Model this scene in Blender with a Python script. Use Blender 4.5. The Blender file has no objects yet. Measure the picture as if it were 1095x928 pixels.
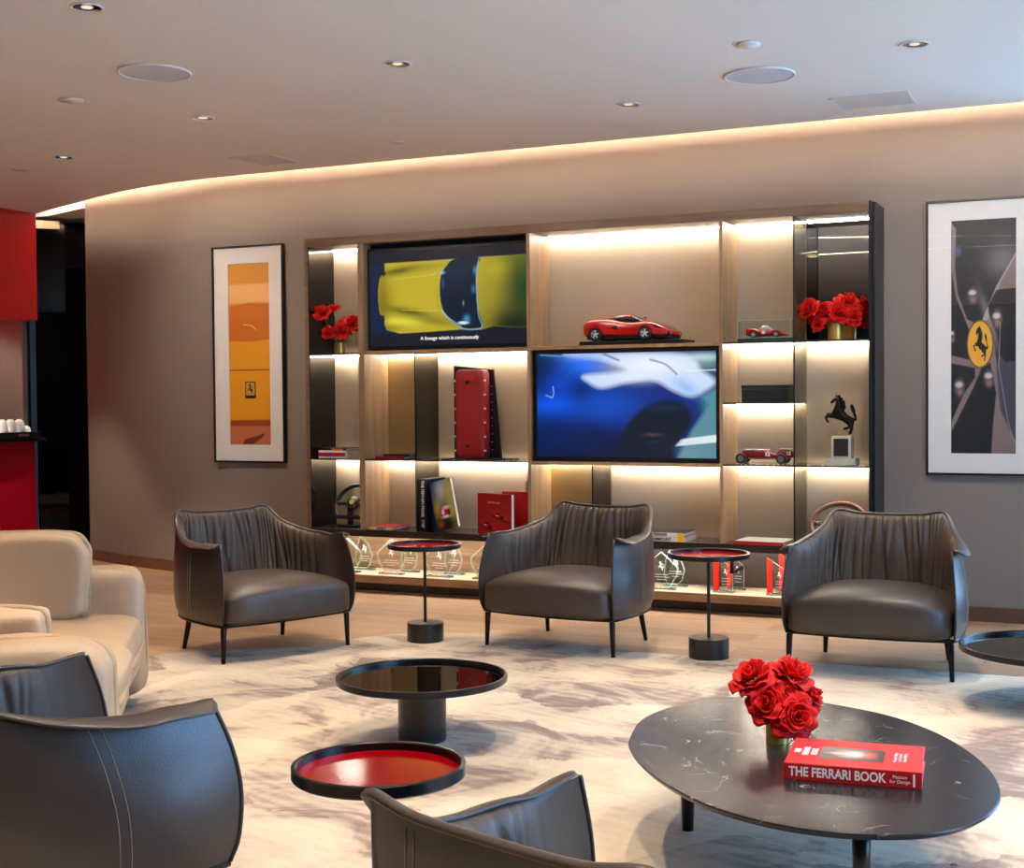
import bpy, bmesh, math, random
import numpy as np
from mathutils import Vector, Matrix
random.seed(7); rng = np.random.default_rng(7)
C = bpy.context.scene.collection
sc = bpy.context.scene
PI = math.pi
# ------------------------------------------------------------------ camera
CAMH, YAW, PITCH, ROLL, F = 1.3, 0.43733, 0.02658, 0.008035, 1450.0
def cam_axes():
    f = Vector((-math.sin(YAW)*math.cos(PITCH), math.cos(YAW)*math.cos(PITCH), -math.sin(PITCH)))
    r = Vector((math.cos(YAW), math.sin(YAW), 0)); d = f.cross(r)
    return math.cos(ROLL)*r+math.sin(ROLL)*d, -math.sin(ROLL)*r+math.cos(ROLL)*d, f
R_, D_, F_ = cam_axes()
CAMP = Vector((0, 0, CAMH))
def _ray(x, y): return F_ + R_*((x-547.5)/F) + D_*((y-464)/F)
def atz(x, y, z=0.0):                      # where the sight line meets height z
    v = _ray(x, y); return CAMP + v*((z-CAMH)/v.z)
def aty(x, y, Y):                          # where it meets the plane Y
    v = _ray(x, y); return CAMP + v*(Y/v.y)
def atd(x, y, Z):
    v = _ray(x, y); return CAMP + v*Z
cd = bpy.data.cameras.new('camera'); cam = bpy.data.objects.new('camera', cd); C.objects.link(cam)
M = Matrix((R_, -D_, -F_)).transposed().to_4x4(); M.translation = CAMP; cam.matrix_world = M
cd.sensor_width = 36; cd.lens = 36*F/1095; cd.clip_start = .05; sc.camera = cam
sc.view_settings.view_transform = 'Standard'; sc.view_settings.look = 'None'
sc.view_settings.gamma = 1; sc.view_settings.exposure = .22; sc.view_settings.use_curve_mapping = False

# ------------------------------------------------------------------ materials
def lin(c):
    c = np.asarray(c, float)/255.0
    return np.where(c <= .04045, c/12.92, ((c+.055)/1.055)**2.4)
def hexc(r, g, b): return tuple(lin((r, g, b)))+(1,)
def mat(name, col, rough=.5, metal=0, spec=.5, coat=0, noise=0, nscale=20, bump=0, bscale=200, emit=None, estr=0, sheen=0, stretch=None, coatr=.05):
    m = bpy.data.materials.new(name); m.use_nodes = True; n = m.node_tree.nodes; l = m.node_tree.links
    b = n['Principled BSDF']
    b.inputs['Base Color'].default_value = col; b.inputs['Roughness'].default_value = rough
    b.inputs['Metallic'].default_value = metal; b.inputs['Specular IOR Level'].default_value = spec
    b.inputs['Coat Weight'].default_value = coat; b.inputs['Coat Roughness'].default_value = coatr; b.inputs['Sheen Weight'].default_value = sheen
    if emit: b.inputs['Emission Color'].default_value = emit; b.inputs['Emission Strength'].default_value = estr
    tc = n.new('ShaderNodeTexCoord'); src = tc.outputs['Object']
    if stretch:
        mp = n.new('ShaderNodeMapping'); mp.inputs['Scale'].default_value = stretch; l.new(src, mp.inputs[0]); src = mp.outputs[0]
    t = n.new('ShaderNodeTexNoise'); t.inputs['Scale'].default_value = nscale; t.inputs['Detail'].default_value = 4; l.new(src, t.inputs[0])
    r = n.new('ShaderNodeValToRGB'); e = r.color_ramp.elements
    e[0].position = .3; e[1].position = .7
    e[0].color = tuple(c*(1-noise) for c in col[:3])+(1,); e[1].color = tuple(min(1, c*(1+noise)) for c in col[:3])+(1,)
    l.new(t.outputs[0], r.inputs[0]); l.new(r.outputs[0], b.inputs['Base Color'])
    if bump:
        t2 = n.new('ShaderNodeTexNoise'); t2.inputs['Scale'].default_value = bscale; l.new(src, t2.inputs[0])
        bp = n.new('ShaderNodeBump'); bp.inputs['Strength'].default_value = bump; bp.inputs['Distance'].default_value = .004
        l.new(t2.outputs[0], bp.inputs['Height']); l.new(bp.outputs[0], b.inputs['Normal'])
    return m
def emis(name, col, s):
    m = bpy.data.materials.new(name); m.use_nodes = True; n = m.node_tree.nodes; l = m.node_tree.links
    n.clear(); o = n.new('ShaderNodeOutputMaterial'); e = n.new('ShaderNodeEmission')
    e.inputs[0].default_value = col; e.inputs[1].default_value = s; l.new(e.outputs[0], o.inputs[0]); return m
def glassy(name, tint=(1, 1, 1, 1), rough=.0, gl=.08):       # thin clear pane: tinted transparency plus a fresnel sheen
    m = bpy.data.materials.new(name); m.use_nodes = True; n = m.node_tree.nodes; l = m.node_tree.links
    n.clear(); o = n.new('ShaderNodeOutputMaterial'); t = n.new('ShaderNodeBsdfTransparent'); g = n.new('ShaderNodeBsdfGlossy')
    t.inputs[0].default_value = tint; g.inputs['Roughness'].default_value = rough
    lw = n.new('ShaderNodeLayerWeight'); lw.inputs[0].default_value = .5; pw = n.new('ShaderNodeMath'); pw.operation = 'POWER'; pw.inputs[1].default_value = 5; l.new(lw.outputs['Facing'], pw.inputs[0])
    mx = n.new('ShaderNodeMixShader'); ad = n.new('ShaderNodeMath'); ad.operation = 'MULTIPLY_ADD'; ad.inputs[1].default_value = .9; ad.inputs[2].default_value = max(0, .04+gl); ad.use_clamp = True
    l.new(pw.outputs[0], ad.inputs[0]); l.new(ad.outputs[0], mx.inputs[0]); l.new(t.outputs[0], mx.inputs[1]); l.new(g.outputs[0], mx.inputs[2])
    l.new(mx.outputs[0], o.inputs[0]); return m
def vcol(name, emit=0, rough=.4, coat=0):
    m = bpy.data.materials.new(name); m.use_nodes = True; n = m.node_tree.nodes; l = m.node_tree.links
    a = n.new('ShaderNodeAttribute'); a.attribute_name = 'ink'
    b = n['Principled BSDF']; b.inputs['Roughness'].default_value = rough; b.inputs['Coat Weight'].default_value = coat
    if emit:
        b.inputs['Base Color'].default_value = (.005, .005, .005, 1); b.inputs['Roughness'].default_value = .25
        l.new(a.outputs[0], b.inputs['Emission Color']); b.inputs['Emission Strength'].default_value = emit
    else: l.new(a.outputs[0], b.inputs['Base Color'])
    return m
def wood(name, c1, c2, scale=(1, 1, 1), rough=.45, ring=3.0):
    m = bpy.data.materials.new(name); m.use_nodes = True; n = m.node_tree.nodes; l = m.node_tree.links
    b = n['Principled BSDF']; b.inputs['Roughness'].default_value = rough
    tc = n.new('ShaderNodeTexCoord'); mp = n.new('ShaderNodeMapping'); mp.inputs['Scale'].default_value = scale
    t = n.new('ShaderNodeTexNoise'); t.inputs['Scale'].default_value = ring; t.inputs['Detail'].default_value = 6; t.inputs['Distortion'].default_value = .6
    r = n.new('ShaderNodeValToRGB'); e = r.color_ramp.elements; e[0].position = .35; e[1].position = .65; e[0].color = c1; e[1].color = c2
    l.new(tc.outputs['Object'], mp.inputs[0]); l.new(mp.outputs[0], t.inputs[0]); l.new(t.outputs[0], r.inputs[0]); l.new(r.outputs[0], b.inputs['Base Color'])
    return m

LEATHER = mat('brown_leather', hexc(66, 54, 45), .36, spec=.55, noise=.10, nscale=9, bump=.25, bscale=260)
LINING = mat('brown_lining_leather', hexc(84, 68, 55), .44, spec=.38, noise=.10, nscale=9, bump=.25, bscale=260)
LEATHER_OUT = mat('brown_saddle_leather', hexc(60, 51, 45), .28, spec=.6, noise=.08, nscale=5, bump=.15, bscale=320)
PIPE = mat('brown_leather_piping', hexc(52, 42, 36), .4, noise=.08)
STITCH = mat('pale_stitching', hexc(150, 138, 122), .7)
DARKMETAL = mat('dark_bronze_metal', hexc(36, 28, 24), .3, metal=.7)
BLACKM = mat('black_lacquered_metal', hexc(22, 22, 24), .28, metal=.3, noise=.1)
BLACKSTONE = mat('black_marble_base', hexc(20, 20, 22), .3, noise=.3, nscale=30)
BLACKP = mat('black_plastic', hexc(14, 14, 16), .35)
REDLACQ = mat('red_lacquer_glass', hexc(160, 4, 10), .10, coat=0, spec=.35)
DARKMIRROR = mat('bronze_mirror_glass', hexc(112, 104, 84), .03, metal=1.0)
CREAMLEATH = mat('cream_leather', hexc(184, 153, 117), .5, noise=.05, nscale=6, bump=.3, bscale=90)
CREAMPIPE = mat('cream_leather_piping', hexc(168, 136, 102), .55)
WALLM = mat('taupe_wall_covering', hexc(129, 117, 108), .85, noise=.04, nscale=160, bump=.15, bscale=400)
CEILM = mat('ceiling_plaster', hexc(236, 229, 218), .9, noise=.02, nscale=60)
OAK = wood('oak_veneer', hexc(140, 110, 78), hexc(166, 132, 96), (6, 6, .7))
OAKH = wood('oak_veneer_horizontal', hexc(128, 98, 70), hexc(164, 128, 94), (.7, 6, 9))
OAKD = wood('dark_oak_edge', hexc(104, 80, 58), hexc(128, 100, 74), (.7, 8, 8))
NICHE = mat('beige_niche_fabric', hexc(174, 156, 132), .85, noise=.05, nscale=180, bump=.1, bscale=400)
DESK = mat('dark_stained_desk', hexc(48, 38, 33), .25, noise=.15, nscale=10, stretch=(1, 8, 8))
SMOKE = glassy('smoked_glass', (.30, .29, .26, 1), .02, .06)
SHELFG = glassy('dark_glass_shelf', (.25, .25, .24, 1), .02, .06)
CLEARG = glassy('clear_glass', (.93, .96, .94, 1), .0, .03)
EDGEG = mat('polished_glass_edge', hexc(190, 214, 200), .15, spec=.8)  # glass green, lightened to show light caught by the polished edges
BRONZEP = mat('bronze_mirror_panel', hexc(188, 166, 120), .38, metal=.9)
MIRROR = mat('mirror_glass', hexc(205, 205, 200), .01, metal=1.0)
LED = emis('led_strip_neutral', (1.0, .91, .80, 1), 100)
LEDP = emis('led_strip_platform', (1.0, .91, .80, 1), 85)
COVE = emis('cove_led_warm', (1.0, .80, .62, 1), 150)
LINEL = emis('linear_light', (1.0, .75, .5, 1), 9)
CHROME = mat('chrome', hexc(220, 215, 208), .12, metal=1)
WHITEP = mat('white_plastic', hexc(225, 222, 216), .5)
GREYP = mat('grey_speaker_grille', hexc(206, 208, 212), .6, noise=.1, nscale=300)
VENTM = mat('ceiling_grille', hexc(224, 214, 204), .7)
GOLD = mat('brushed_gold', hexc(214, 176, 92), .32, metal=.75, noise=.2, nscale=40, stretch=(8, 8, .3))
PETAL = mat('red_petal', hexc(206, 16, 8), .65, noise=.18, nscale=60, spec=.25)
LEAFM = mat('green_leaf', hexc(58, 84, 40), .5, noise=.2)
REDCOVER = mat('red_cloth_cover', hexc(180, 12, 14), .5, noise=.06, nscale=30)
DKREDCOVER = mat('dark_red_cover', hexc(140, 18, 24), .45, noise=.05)
PAPER = mat('book_pages', hexc(232, 224, 208), .8, noise=.05, nscale=200, stretch=(1, 1, 20))
WHITEINK = mat('white_ink', hexc(236, 230, 222), .5)
BLACKINK = mat('black_ink', hexc(15, 14, 14), .5)
YELLOWINK = mat('yellow_ink', hexc(240, 200, 40), .4)
CARRED = mat('car_paint_red', hexc(190, 12, 14), .18, coat=1)
CARDKRED = mat('car_paint_dark_red', hexc(130, 14, 22), .25, coat=.6)
TYRE = mat('rubber_tyre', hexc(22, 22, 22), .7)
RIM = mat('silver_wheel', hexc(215, 215, 216), .3, metal=.35)
CARGLASS = mat('car_window_glass', hexc(20, 22, 26), .08, coat=1)
BRONZE = mat('dark_bronze_horse', hexc(40, 32, 26), .3, metal=.8)
MARBLEC = mat('cream_marble', hexc(206, 196, 176), .4, noise=.1, nscale=12)
REDBAR = mat('red_bar_lacquer', hexc(150, 4, 24), .2, coat=.5)
REDWALL = mat('red_wall_paint', hexc(190, 12, 14), .5)
REDCURT = mat('red_drape', hexc(228, 22, 14), .7)
GREYWALL = mat('grey_wall_panel', hexc(110, 98, 88), .7)
DARKWALL = mat('dark_room_wall', hexc(38, 34, 28), .7)
TROPHYRED = mat('red_acrylic', hexc(250, 45, 32), .3)
FLOORSTRIP = mat('pale_floor_strip', hexc(220, 200, 172), .5)

# floor planks
def plank_mat():
    m = bpy.data.materials.new('oak_plank_floor'); m.use_nodes = True; n = m.node_tree.nodes; l = m.node_tree.links; b = n['Principled BSDF']
    tc = n.new('ShaderNodeTexCoord'); mp = n.new('ShaderNodeMapping'); mp.inputs['Rotation'].default_value = (0, 0, 0)
    l.new(tc.outputs['Object'], mp.inputs[0])
    br = n.new('ShaderNodeTexBrick'); br.inputs['Scale'].default_value = 1; br.inputs['Brick Width'].default_value = 1.9; br.inputs['Row Height'].default_value = .19
    br.inputs['Mortar Size'].default_value = .0018; br.inputs['Color1'].default_value = hexc(160, 126, 94); br.inputs['Color2'].default_value = hexc(186, 152, 118); br.inputs['Mortar'].default_value = hexc(90, 70, 55)
    br.offset = .37; l.new(mp.outputs[0], br.inputs[0])
    m2 = n.new('ShaderNodeMapping'); m2.inputs['Scale'].default_value = (1.1, 14, 1); l.new(tc.outputs['Object'], m2.inputs[0])
    t = n.new('ShaderNodeTexNoise'); t.inputs['Scale'].default_value = 3; t.inputs['Detail'].default_value = 8; t.inputs['Distortion'].default_value = 1.2; l.new(m2.outputs[0], t.inputs[0])
    r = n.new('ShaderNodeValToRGB'); e = r.color_ramp.elements; e[0].position = .3; e[1].position = .72; e[0].color = (.62, .58, .55, 1); e[1].color = (1.1, 1.1, 1.1, 1); l.new(t.outputs[0], r.inputs[0])
    mx = n.new('ShaderNodeMix'); mx.data_type = 'RGBA'; mx.blend_type = 'MULTIPLY'; mx.inputs[0].default_value = .8
    l.new(br.outputs[0], mx.inputs[6]); l.new(r.outputs[0], mx.inputs[7]); l.new(mx.outputs[2], b.inputs['Base Color']); b.inputs['Roughness'].default_value = .38
    return m
def rug_mat():
    m = bpy.data.materials.new('patterned_rug_pile'); m.use_nodes = True; n = m.node_tree.nodes; l = m.node_tree.links; b = n['Principled BSDF']
    tc = n.new('ShaderNodeTexCoord')
    mp = n.new('ShaderNodeMapping'); mp.inputs['Rotation'].default_value = (0, 0, .35); mp.inputs['Scale'].default_value = (1.0, 1.15, 1); l.new(tc.outputs['Object'], mp.inputs[0])
    t = n.new('ShaderNodeTexNoise'); t.inputs['Scale'].default_value = 1.9; t.inputs['Detail'].default_value = 7; t.inputs['Roughness'].default_value = .62; t.inputs['Distortion'].default_value = 1.1; l.new(mp.outputs[0], t.inputs[0])
    v = n.new('ShaderNodeTexVoronoi'); v.inputs['Scale'].default_value = 2.4; v.feature = 'F1'
    # warp voronoi by noise for brush-like shards
    mxv = n.new('ShaderNodeMix'); mxv.data_type = 'RGBA'; mxv.inputs[0].default_value = .28; l.new(mp.outputs[0], mxv.inputs[6]); l.new(t.outputs[1], mxv.inputs[7]); l.new(mxv.outputs[2], v.inputs[0])
    sep = n.new('ShaderNodeSeparateColor'); l.new(v.outputs['Color'], sep.inputs[0])
    ad = n.new('ShaderNodeMath'); ad.operation = 'MULTIPLY_ADD'; ad.inputs[1].default_value = .22; l.new(sep.outputs[0], ad.inputs[0]); l.new(t.outputs[0], ad.inputs[2])
    w = n.new('ShaderNodeTexWave'); w.inputs['Scale'].default_value = 4.5; w.inputs['Distortion'].default_value = 5; w.inputs['Detail'].default_value = 3; w.bands_direction = 'Y'; l.new(mp.outputs[0], w.inputs[0])
    ad2 = n.new('ShaderNodeMath'); ad2.operation = 'MULTIPLY_ADD'; ad2.inputs[1].default_value = .035; l.new(w.outputs[1], ad2.inputs[0]); l.new(ad.outputs[0], ad2.inputs[2])
    r = n.new('ShaderNodeValToRGB'); cr = r.color_ramp; e = cr.elements
    e[0].position = .47; e[0].color = hexc(122, 100, 82); e[1].position = .84; e[1].color = hexc(206, 190, 162)
    for p, c in ((.53, hexc(148, 124, 104)), (.58, hexc(178, 157, 133)), (.66, hexc(193, 173, 144))):
        x = e.new(p); x.color = c
    l.new(ad2.outputs[0], r.inputs[0]); l.new(r.outputs[0], b.inputs['Base Color']); b.inputs['Roughness'].default_value = .95
    b.inputs['Sheen Weight'].default_value = .15
    t2 = n.new('ShaderNodeTexNoise'); t2.inputs['Scale'].default_value = 220; l.new(tc.outputs['Object'], t2.inputs[0])
    ma = n.new('ShaderNodeMath'); ma.operation = 'MULTIPLY_ADD'; ma.inputs[1].default_value = .35; l.new(t2.outputs[0], ma.inputs[0]); l.new(ad2.outputs[0], ma.inputs[2])
    bp = n.new('ShaderNodeBump'); bp.inputs['Strength'].default_value = .5; bp.inputs['Distance'].default_value = .012; l.new(ma.outputs[0], bp.inputs['Height']); l.new(bp.outputs[0], b.inputs['Normal'])
    return m
def marble_mat():
    m = bpy.data.materials.new('black_marble_top'); m.use_nodes = True; n = m.node_tree.nodes; l = m.node_tree.links; b = n['Principled BSDF']
    tc = n.new('ShaderNodeTexCoord'); t = n.new('ShaderNodeTexNoise'); t.inputs['Scale'].default_value = 5; t.inputs['Detail'].default_value = 9; t.inputs['Distortion'].default_value = 1.6; l.new(tc.outputs['Object'], t.inputs[0])
    # veins: thin band around the noise mid value, broken up by a second noise
    s = n.new('ShaderNodeMath'); s.operation = 'SUBTRACT'; s.inputs[1].default_value = .5; l.new(t.outputs[0], s.inputs[0])
    a = n.new('ShaderNodeMath'); a.operation = 'ABSOLUTE'; l.new(s.outputs[0], a.inputs[0])
    r = n.new('ShaderNodeValToRGB'); e = r.color_ramp.elements; e[0].position = .0; e[0].color = (1, 1, 1, 1); e[1].position = .008; e[1].color = (0, 0, 0, 1); l.new(a.outputs[0], r.inputs[0])
    t2 = n.new('ShaderNodeTexNoise'); t2.inputs['Scale'].default_value = 11; l.new(tc.outputs['Object'], t2.inputs[0])
    r2 = n.new('ShaderNodeValToRGB'); e = r2.color_ramp.elements; e[0].position = .56; e[1].position = .66; l.new(t2.outputs[0], r2.inputs[0])
    mu = n.new('ShaderNodeMath'); mu.operation = 'MULTIPLY'; l.new(r.outputs[0], mu.inputs[0]); l.new(r2.outputs[0], mu.inputs[1])
    mx = n.new('ShaderNodeMix'); mx.data_type = 'RGBA'; mx.inputs[6].default_value = hexc(30, 29, 31); mx.inputs[7].default_value = hexc(150, 145, 138); l.new(mu.outputs[0], mx.inputs[0])
    l.new(mx.outputs[2], b.inputs['Base Color']); b.inputs['Roughness'].default_value = .24; b.inputs['Specular IOR Level'].default_value = .38
    return m

# ------------------------------------------------------------------ mesh builders
class MB:
    def __init__(s): s.v = []; s.f = []
    def add(s, vs, fs):
        o = len(s.v); s.v += [tuple(map(float, p)) for p in vs]; s.f += [tuple(i+o for i in f) for f in fs]; return s
    def box(s, x0, y0, z0, x1, y1, z1, M=None):
        vs = [Vector(p) for p in ((x0, y0, z0), (x1, y0, z0), (x1, y1, z0), (x0, y1, z0), (x0, y0, z1), (x1, y0, z1), (x1, y1, z1), (x0, y1, z1))]
        if M: vs = [M @ p for p in vs]
        return s.add(vs, [(3, 2, 1, 0), (4, 5, 6, 7), (0, 1, 5, 4), (1, 2, 6, 5), (2, 3, 7, 6), (3, 0, 4, 7)])
    def lathe(s, prof, n=32, c=(0, 0, 0), sx=1, sy=1, cap=True, M=None):
        vs = []; fs = []
        for r, z in prof:
            for k in range(n):
                a = 2*PI*k/n; vs.append(Vector((c[0]+r*sx*math.cos(a), c[1]+r*sy*math.sin(a), c[2]+z)))
        m = len(prof)
        for i in range(m-1):
            for k in range(n):
                k2 = (k+1) % n; fs.append((i*n+k, i*n+k2, (i+1)*n+k2, (i+1)*n+k))
        if cap:
            if prof[0][0] > 1e-6: fs.append(tuple(reversed(range(n))))
            if prof[-1][0] > 1e-6: fs.append(tuple((m-1)*n+k for k in range(n)))
        if M: vs = [M @ p for p in vs]
        return s.add(vs, fs)
    def tube(s, pts, r, n=8, closed=False, flat=1.0):
        pts = [Vector(p) for p in pts]; m = len(pts); rs = r if hasattr(r, '__len__') else [r]*m
        vs = []; fs = []; up0 = None
        for i, p in enumerate(pts):
            a = pts[(i-1) % m] if (closed or i > 0) else p; b = pts[(i+1) % m] if (closed or i < m-1) else p
            t = (b-a).normalized()
            if up0 is None: up0 = Vector((0, 0, 1)) if abs(t.z) < .9 else Vector((1, 0, 0))
            u = (up0 - t*up0.dot(t)).normalized(); up0 = u; w = t.cross(u)
            for k in range(n):
                a2 = 2*PI*k/n; vs.append(p+(u*math.sin(a2)*flat+w*math.cos(a2))*rs[i])
        for i in range(m if closed else m-1):
            for k in range(n):
                k2 = (k+1) % n; j = (i+1) % m; fs.append((i*n+k, j*n+k, j*n+k2, i*n+k2))
        if not closed: fs.append(tuple(range(n))); fs.append(tuple(reversed([(m-1)*n+k for k in range(n)])))
        return s.add(vs, fs)
    def grid(s, P, closed_u=False, closed_v=False):     # P[i][j]
        nu = len(P); nv = len(P[0]); vs = [p for row in P for p in row]; fs = []
        for i in range(nu if closed_u else nu-1):
            for j in range(nv if closed_v else nv-1):
                a = i*nv+j; b = ((i+1) % nu)*nv+j; j2 = (j+1) % nv
                fs.append((a, b, ((i+1) % nu)*nv+j2, i*nv+j2))
        return s.add(vs, fs)
    def prism(s, pts, d, axis='z', M=None):              # 2-D outline extruded by d[0]..d[1]
        n = len(pts); a, b = d
        mk = {'z': lambda x, y, h: (x, y, h), 'y': lambda x, y, h: (x, h, y), 'x': lambda x, y, h: (h, x, y)}[axis]
        vs = [Vector(mk(x, y, a)) for x, y in pts]+[Vector(mk(x, y, b)) for x, y in pts]
        if M: vs = [M @ p for p in vs]
        return s.add(vs, [tuple(reversed(range(n))), tuple(range(n, 2*n))]+[(i, (i+1) % n, n+(i+1) % n, n+i) for i in range(n)])
    def sq(s, c, h, e1=.4, e2=.4, nu=28, nv=16, fn=None, M=None):   # rounded cushion (superellipsoid)
        f = lambda w, e: math.copysign(abs(w)**e, w)
        P = []
        for i in range(nu):
            row = []; a = 2*PI*i/nu
            for j in range(nv+1):
                b = -PI/2+PI*j/nv
                p = Vector((c[0]+h[0]*f(math.cos(b), e1)*f(math.cos(a), e2), c[1]+h[1]*f(math.cos(b), e1)*f(math.sin(a), e2), c[2]+h[2]*f(math.sin(b), e1)))
                if fn: p = fn(p)
                if M: p = M @ p
                row.append(p)
            P.append(row)
        return s.grid(P, closed_u=True)
def obj(name, mb, m, parent=None, smooth=False, bevel=0, loc=None, rot=None, clean=True):
    me = bpy.data.meshes.new(name); me.from_pydata(mb.v, [], mb.f)
    if clean:
        b = bmesh.new(); b.from_mesh(me); bmesh.ops.remove_doubles(b, verts=b.verts, dist=1e-6); bmesh.ops.recalc_face_normals(b, faces=b.faces); b.to_mesh(me); b.free()
    me.materials.append(m)
    o = bpy.data.objects.new(name, me); C.objects.link(o)
    if smooth: me.shade_smooth()
    if bevel:
        md = o.modifiers.new('bevel', 'BEVEL'); md.width = bevel; md.segments = 2; md.limit_method = 'ANGLE'; md.angle_limit = .6
    if parent: o.parent = parent
    if loc: o.location = loc
    if rot: o.rotation_euler = rot
    return o
def tag(o, label, cat=None, group=None):
    o['label'] = label
    if cat: o['category'] = cat
    if group: o['group'] = group
    return o
def thing(name, label, cat, loc=(0, 0, 0), rz=0, group=None):
    o = bpy.data.objects.new(name, None); o.empty_display_size = .1; C.objects.link(o); o.location = loc; o.rotation_euler = (0, 0, rz)
    return tag(o, label, cat, group)
def struct(name, mb, m, **k): o = obj(name, mb, m, **k); o['kind'] = 'structure'; return o
def copy_tree(o, parent=None):
    c = o.copy(); C.objects.link(c)
    if parent: c.parent = parent
    for ch in o.children: copy_tree(ch, c)
    return c
def dup(o, loc, rz, label, group=None):
    c = copy_tree(o); c.location = loc; c.rotation_euler = (0, 0, rz); c['label'] = label
    if group: c['group'] = group
    return c
def text(s, size, m, parent, Mx, name='lettering', ex=.0004, align='CENTER', bold=0, sx=1.0):
    cu = bpy.data.curves.new('t', 'FONT'); cu.body = s; cu.size = size; cu.align_x = align; cu.align_y = 'CENTER'; cu.extrude = ex; cu.offset = bold
    t = bpy.data.objects.new('t', cu); C.objects.link(t); dg = bpy.context.evaluated_depsgraph_get()
    me = bpy.data.meshes.new_from_object(t.evaluated_get(dg)); bpy.data.objects.remove(t); bpy.data.curves.remove(cu)
    me.transform(Mx @ Matrix.Diagonal((sx, 1, 1, 1))); me.materials.clear(); me.materials.append(m); me.name = name
    o = bpy.data.objects.new(name, me); C.objects.link(o); o.parent = parent; return o
def frame_mat(o, x, z):          # matrix: local X->x, local Z(normal)->z, origin o
    x = Vector(x).normalized(); z = Vector(z).normalized(); y = z.cross(x)
    m = Matrix((x, y, z)).transposed().to_4x4(); m.translation = Vector(o); return m

# painting a flat printed or displayed image: colour per vertex of a fine grid
def sdist(pts, U, V):
    n = len(pts); d = np.full(U.shape, 1e9); ins = np.zeros(U.shape, bool)
    for i in range(n):
        x1, y1 = pts[i]; x2, y2 = pts[(i+1) % n]; ex, ey = x2-x1, y2-y1
        t = np.clip(((U-x1)*ex+(V-y1)*ey)/(ex*ex+ey*ey+1e-12), 0, 1)
        d = np.minimum(d, np.hypot(U-x1-t*ex, V-y1-t*ey))
        c = ((y1 > V) != (y2 > V)) & (U < (x2-x1)*(V-y1)/((y2-y1) if y2 != y1 else 1e-12)+x1); ins ^= c
    return np.where(ins, -d, d)
class Paint:
    def __init__(s, w, h, nx, ny, bg):
        s.w, s.h, s.nx, s.ny = w, h, nx, ny
        s.U, s.V = np.meshgrid(np.linspace(0, w, nx), np.linspace(0, h, ny)); s.c = np.zeros((ny, nx, 3))+lin(bg)
    def mask(s, m, col, a=1):
        m = np.clip(m*a, 0, 1)[..., None]; s.c = s.c*(1-m)+lin(col)*m; return s
    def poly(s, pts, col, blur=.004, a=1, smooth=0):
        if smooth: pts = [tuple(p) for p in catmull(pts, smooth, True)]
        return s.mask(np.clip(.5-sdist(pts, s.U, s.V)/blur, 0, 1), col, a)
    def blob(s, x, y, rx, ry, col, a=1, p=1.0, rot=0):
        c, n = math.cos(rot), math.sin(rot); X = (s.U-x)*c+(s.V-y)*n; Y = -(s.U-x)*n+(s.V-y)*c
        return s.mask(np.exp(-((X/rx)**2+(Y/ry)**2)**p), col, a)
    def line(s, pts, r, col, blur=.003, a=1):
        d = np.full(s.U.shape, 1e9)
        for (x1, y1), (x2, y2) in zip(pts, pts[1:]):
            ex, ey = x2-x1, y2-y1; t = np.clip(((s.U-x1)*ex+(s.V-y1)*ey)/(ex*ex+ey*ey+1e-12), 0, 1); d = np.minimum(d, np.hypot(s.U-x1-t*ex, s.V-y1-t*ey))
        return s.mask(np.clip(.5-(d-r)/blur, 0, 1), col, a)
    def build(s, name, m, parent, Mx):
        vs = [Mx @ Vector((u, v, 0)) for u, v in zip(s.U.ravel(), s.V.ravel())]; fs = []
        for j in range(s.ny-1):
            for i in range(s.nx-1): a = j*s.nx+i; fs.append((a, a+1, a+s.nx+1, a+s.nx))
        me = bpy.data.meshes.new(name); me.from_pydata(vs, [], fs); at = me.color_attributes.new('ink', 'FLOAT_COLOR', 'POINT')
        at.data.foreach_set('color', np.concatenate([s.c.reshape(-1, 3), np.ones((s.c.size//3, 1))], 1).ravel().astype(np.float32))
        me.materials.append(m); o = bpy.data.objects.new(name, me); C.objects.link(o); o.parent = parent; return o
def catmull(pts, n, closed=False):
    pts = [np.array(p, float) for p in pts]; m = len(pts); out = []
    seg = m if closed else m-1
    for k in range(n if closed else n+1):
        t = k/n*seg; i = min(int(t), seg-1); u = t-i
        g = (lambda j: pts[j % m]) if closed else (lambda j: pts[j] if 0 <= j < m else (2*pts[0]-pts[1] if j < 0 else 2*pts[-1]-pts[-2]))
        a, b, c, d = g(i-1), g(i), g(i+1), g(i+2)
        out.append(.5*((2*b)+(c-a)*u+(2*a-5*b+4*c-d)*u*u+(3*b-a-3*c+d)*u**3))
    return out
HORSE = [(255,112),(275,104),(295,114),(320,148),(345,190),(352,240),(330,285),(325,300),(360,318),(410,342),(442,366),(456,345),(435,290),(407,245),(402,205),(425,195),(445,215),(456,262),(470,330),(490,352),(482,395),(455,388),(440,402),(433,440),(425,490),(412,536),(385,536),(395,500),(400,472),(362,474),(325,486),(317,466),(368,460),(383,445),(345,425),(325,402),(280,386),(245,352),(200,350),(152,350),(168,374),(192,404),(180,422),(150,396),(122,350),(128,338),(205,325),(160,320),(162,306),(215,305),(218,280),(242,260),(248,212),(240,186),(218,200),(206,218),(188,208),(200,165),(214,135),(236,130)]
HORSE = [((x-300)/432.0, (540-y)/432.0) for x, y in HORSE]     # 1 tall, origin under the body
def horse_mark(size, m, parent, Mx, name='horse_emblem', d=.0006, sx=.72):
    return obj(name, MB().prism([(x*size*sx, y*size) for x, y in HORSE], (0, d), 'z', Mx), m, parent)

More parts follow.
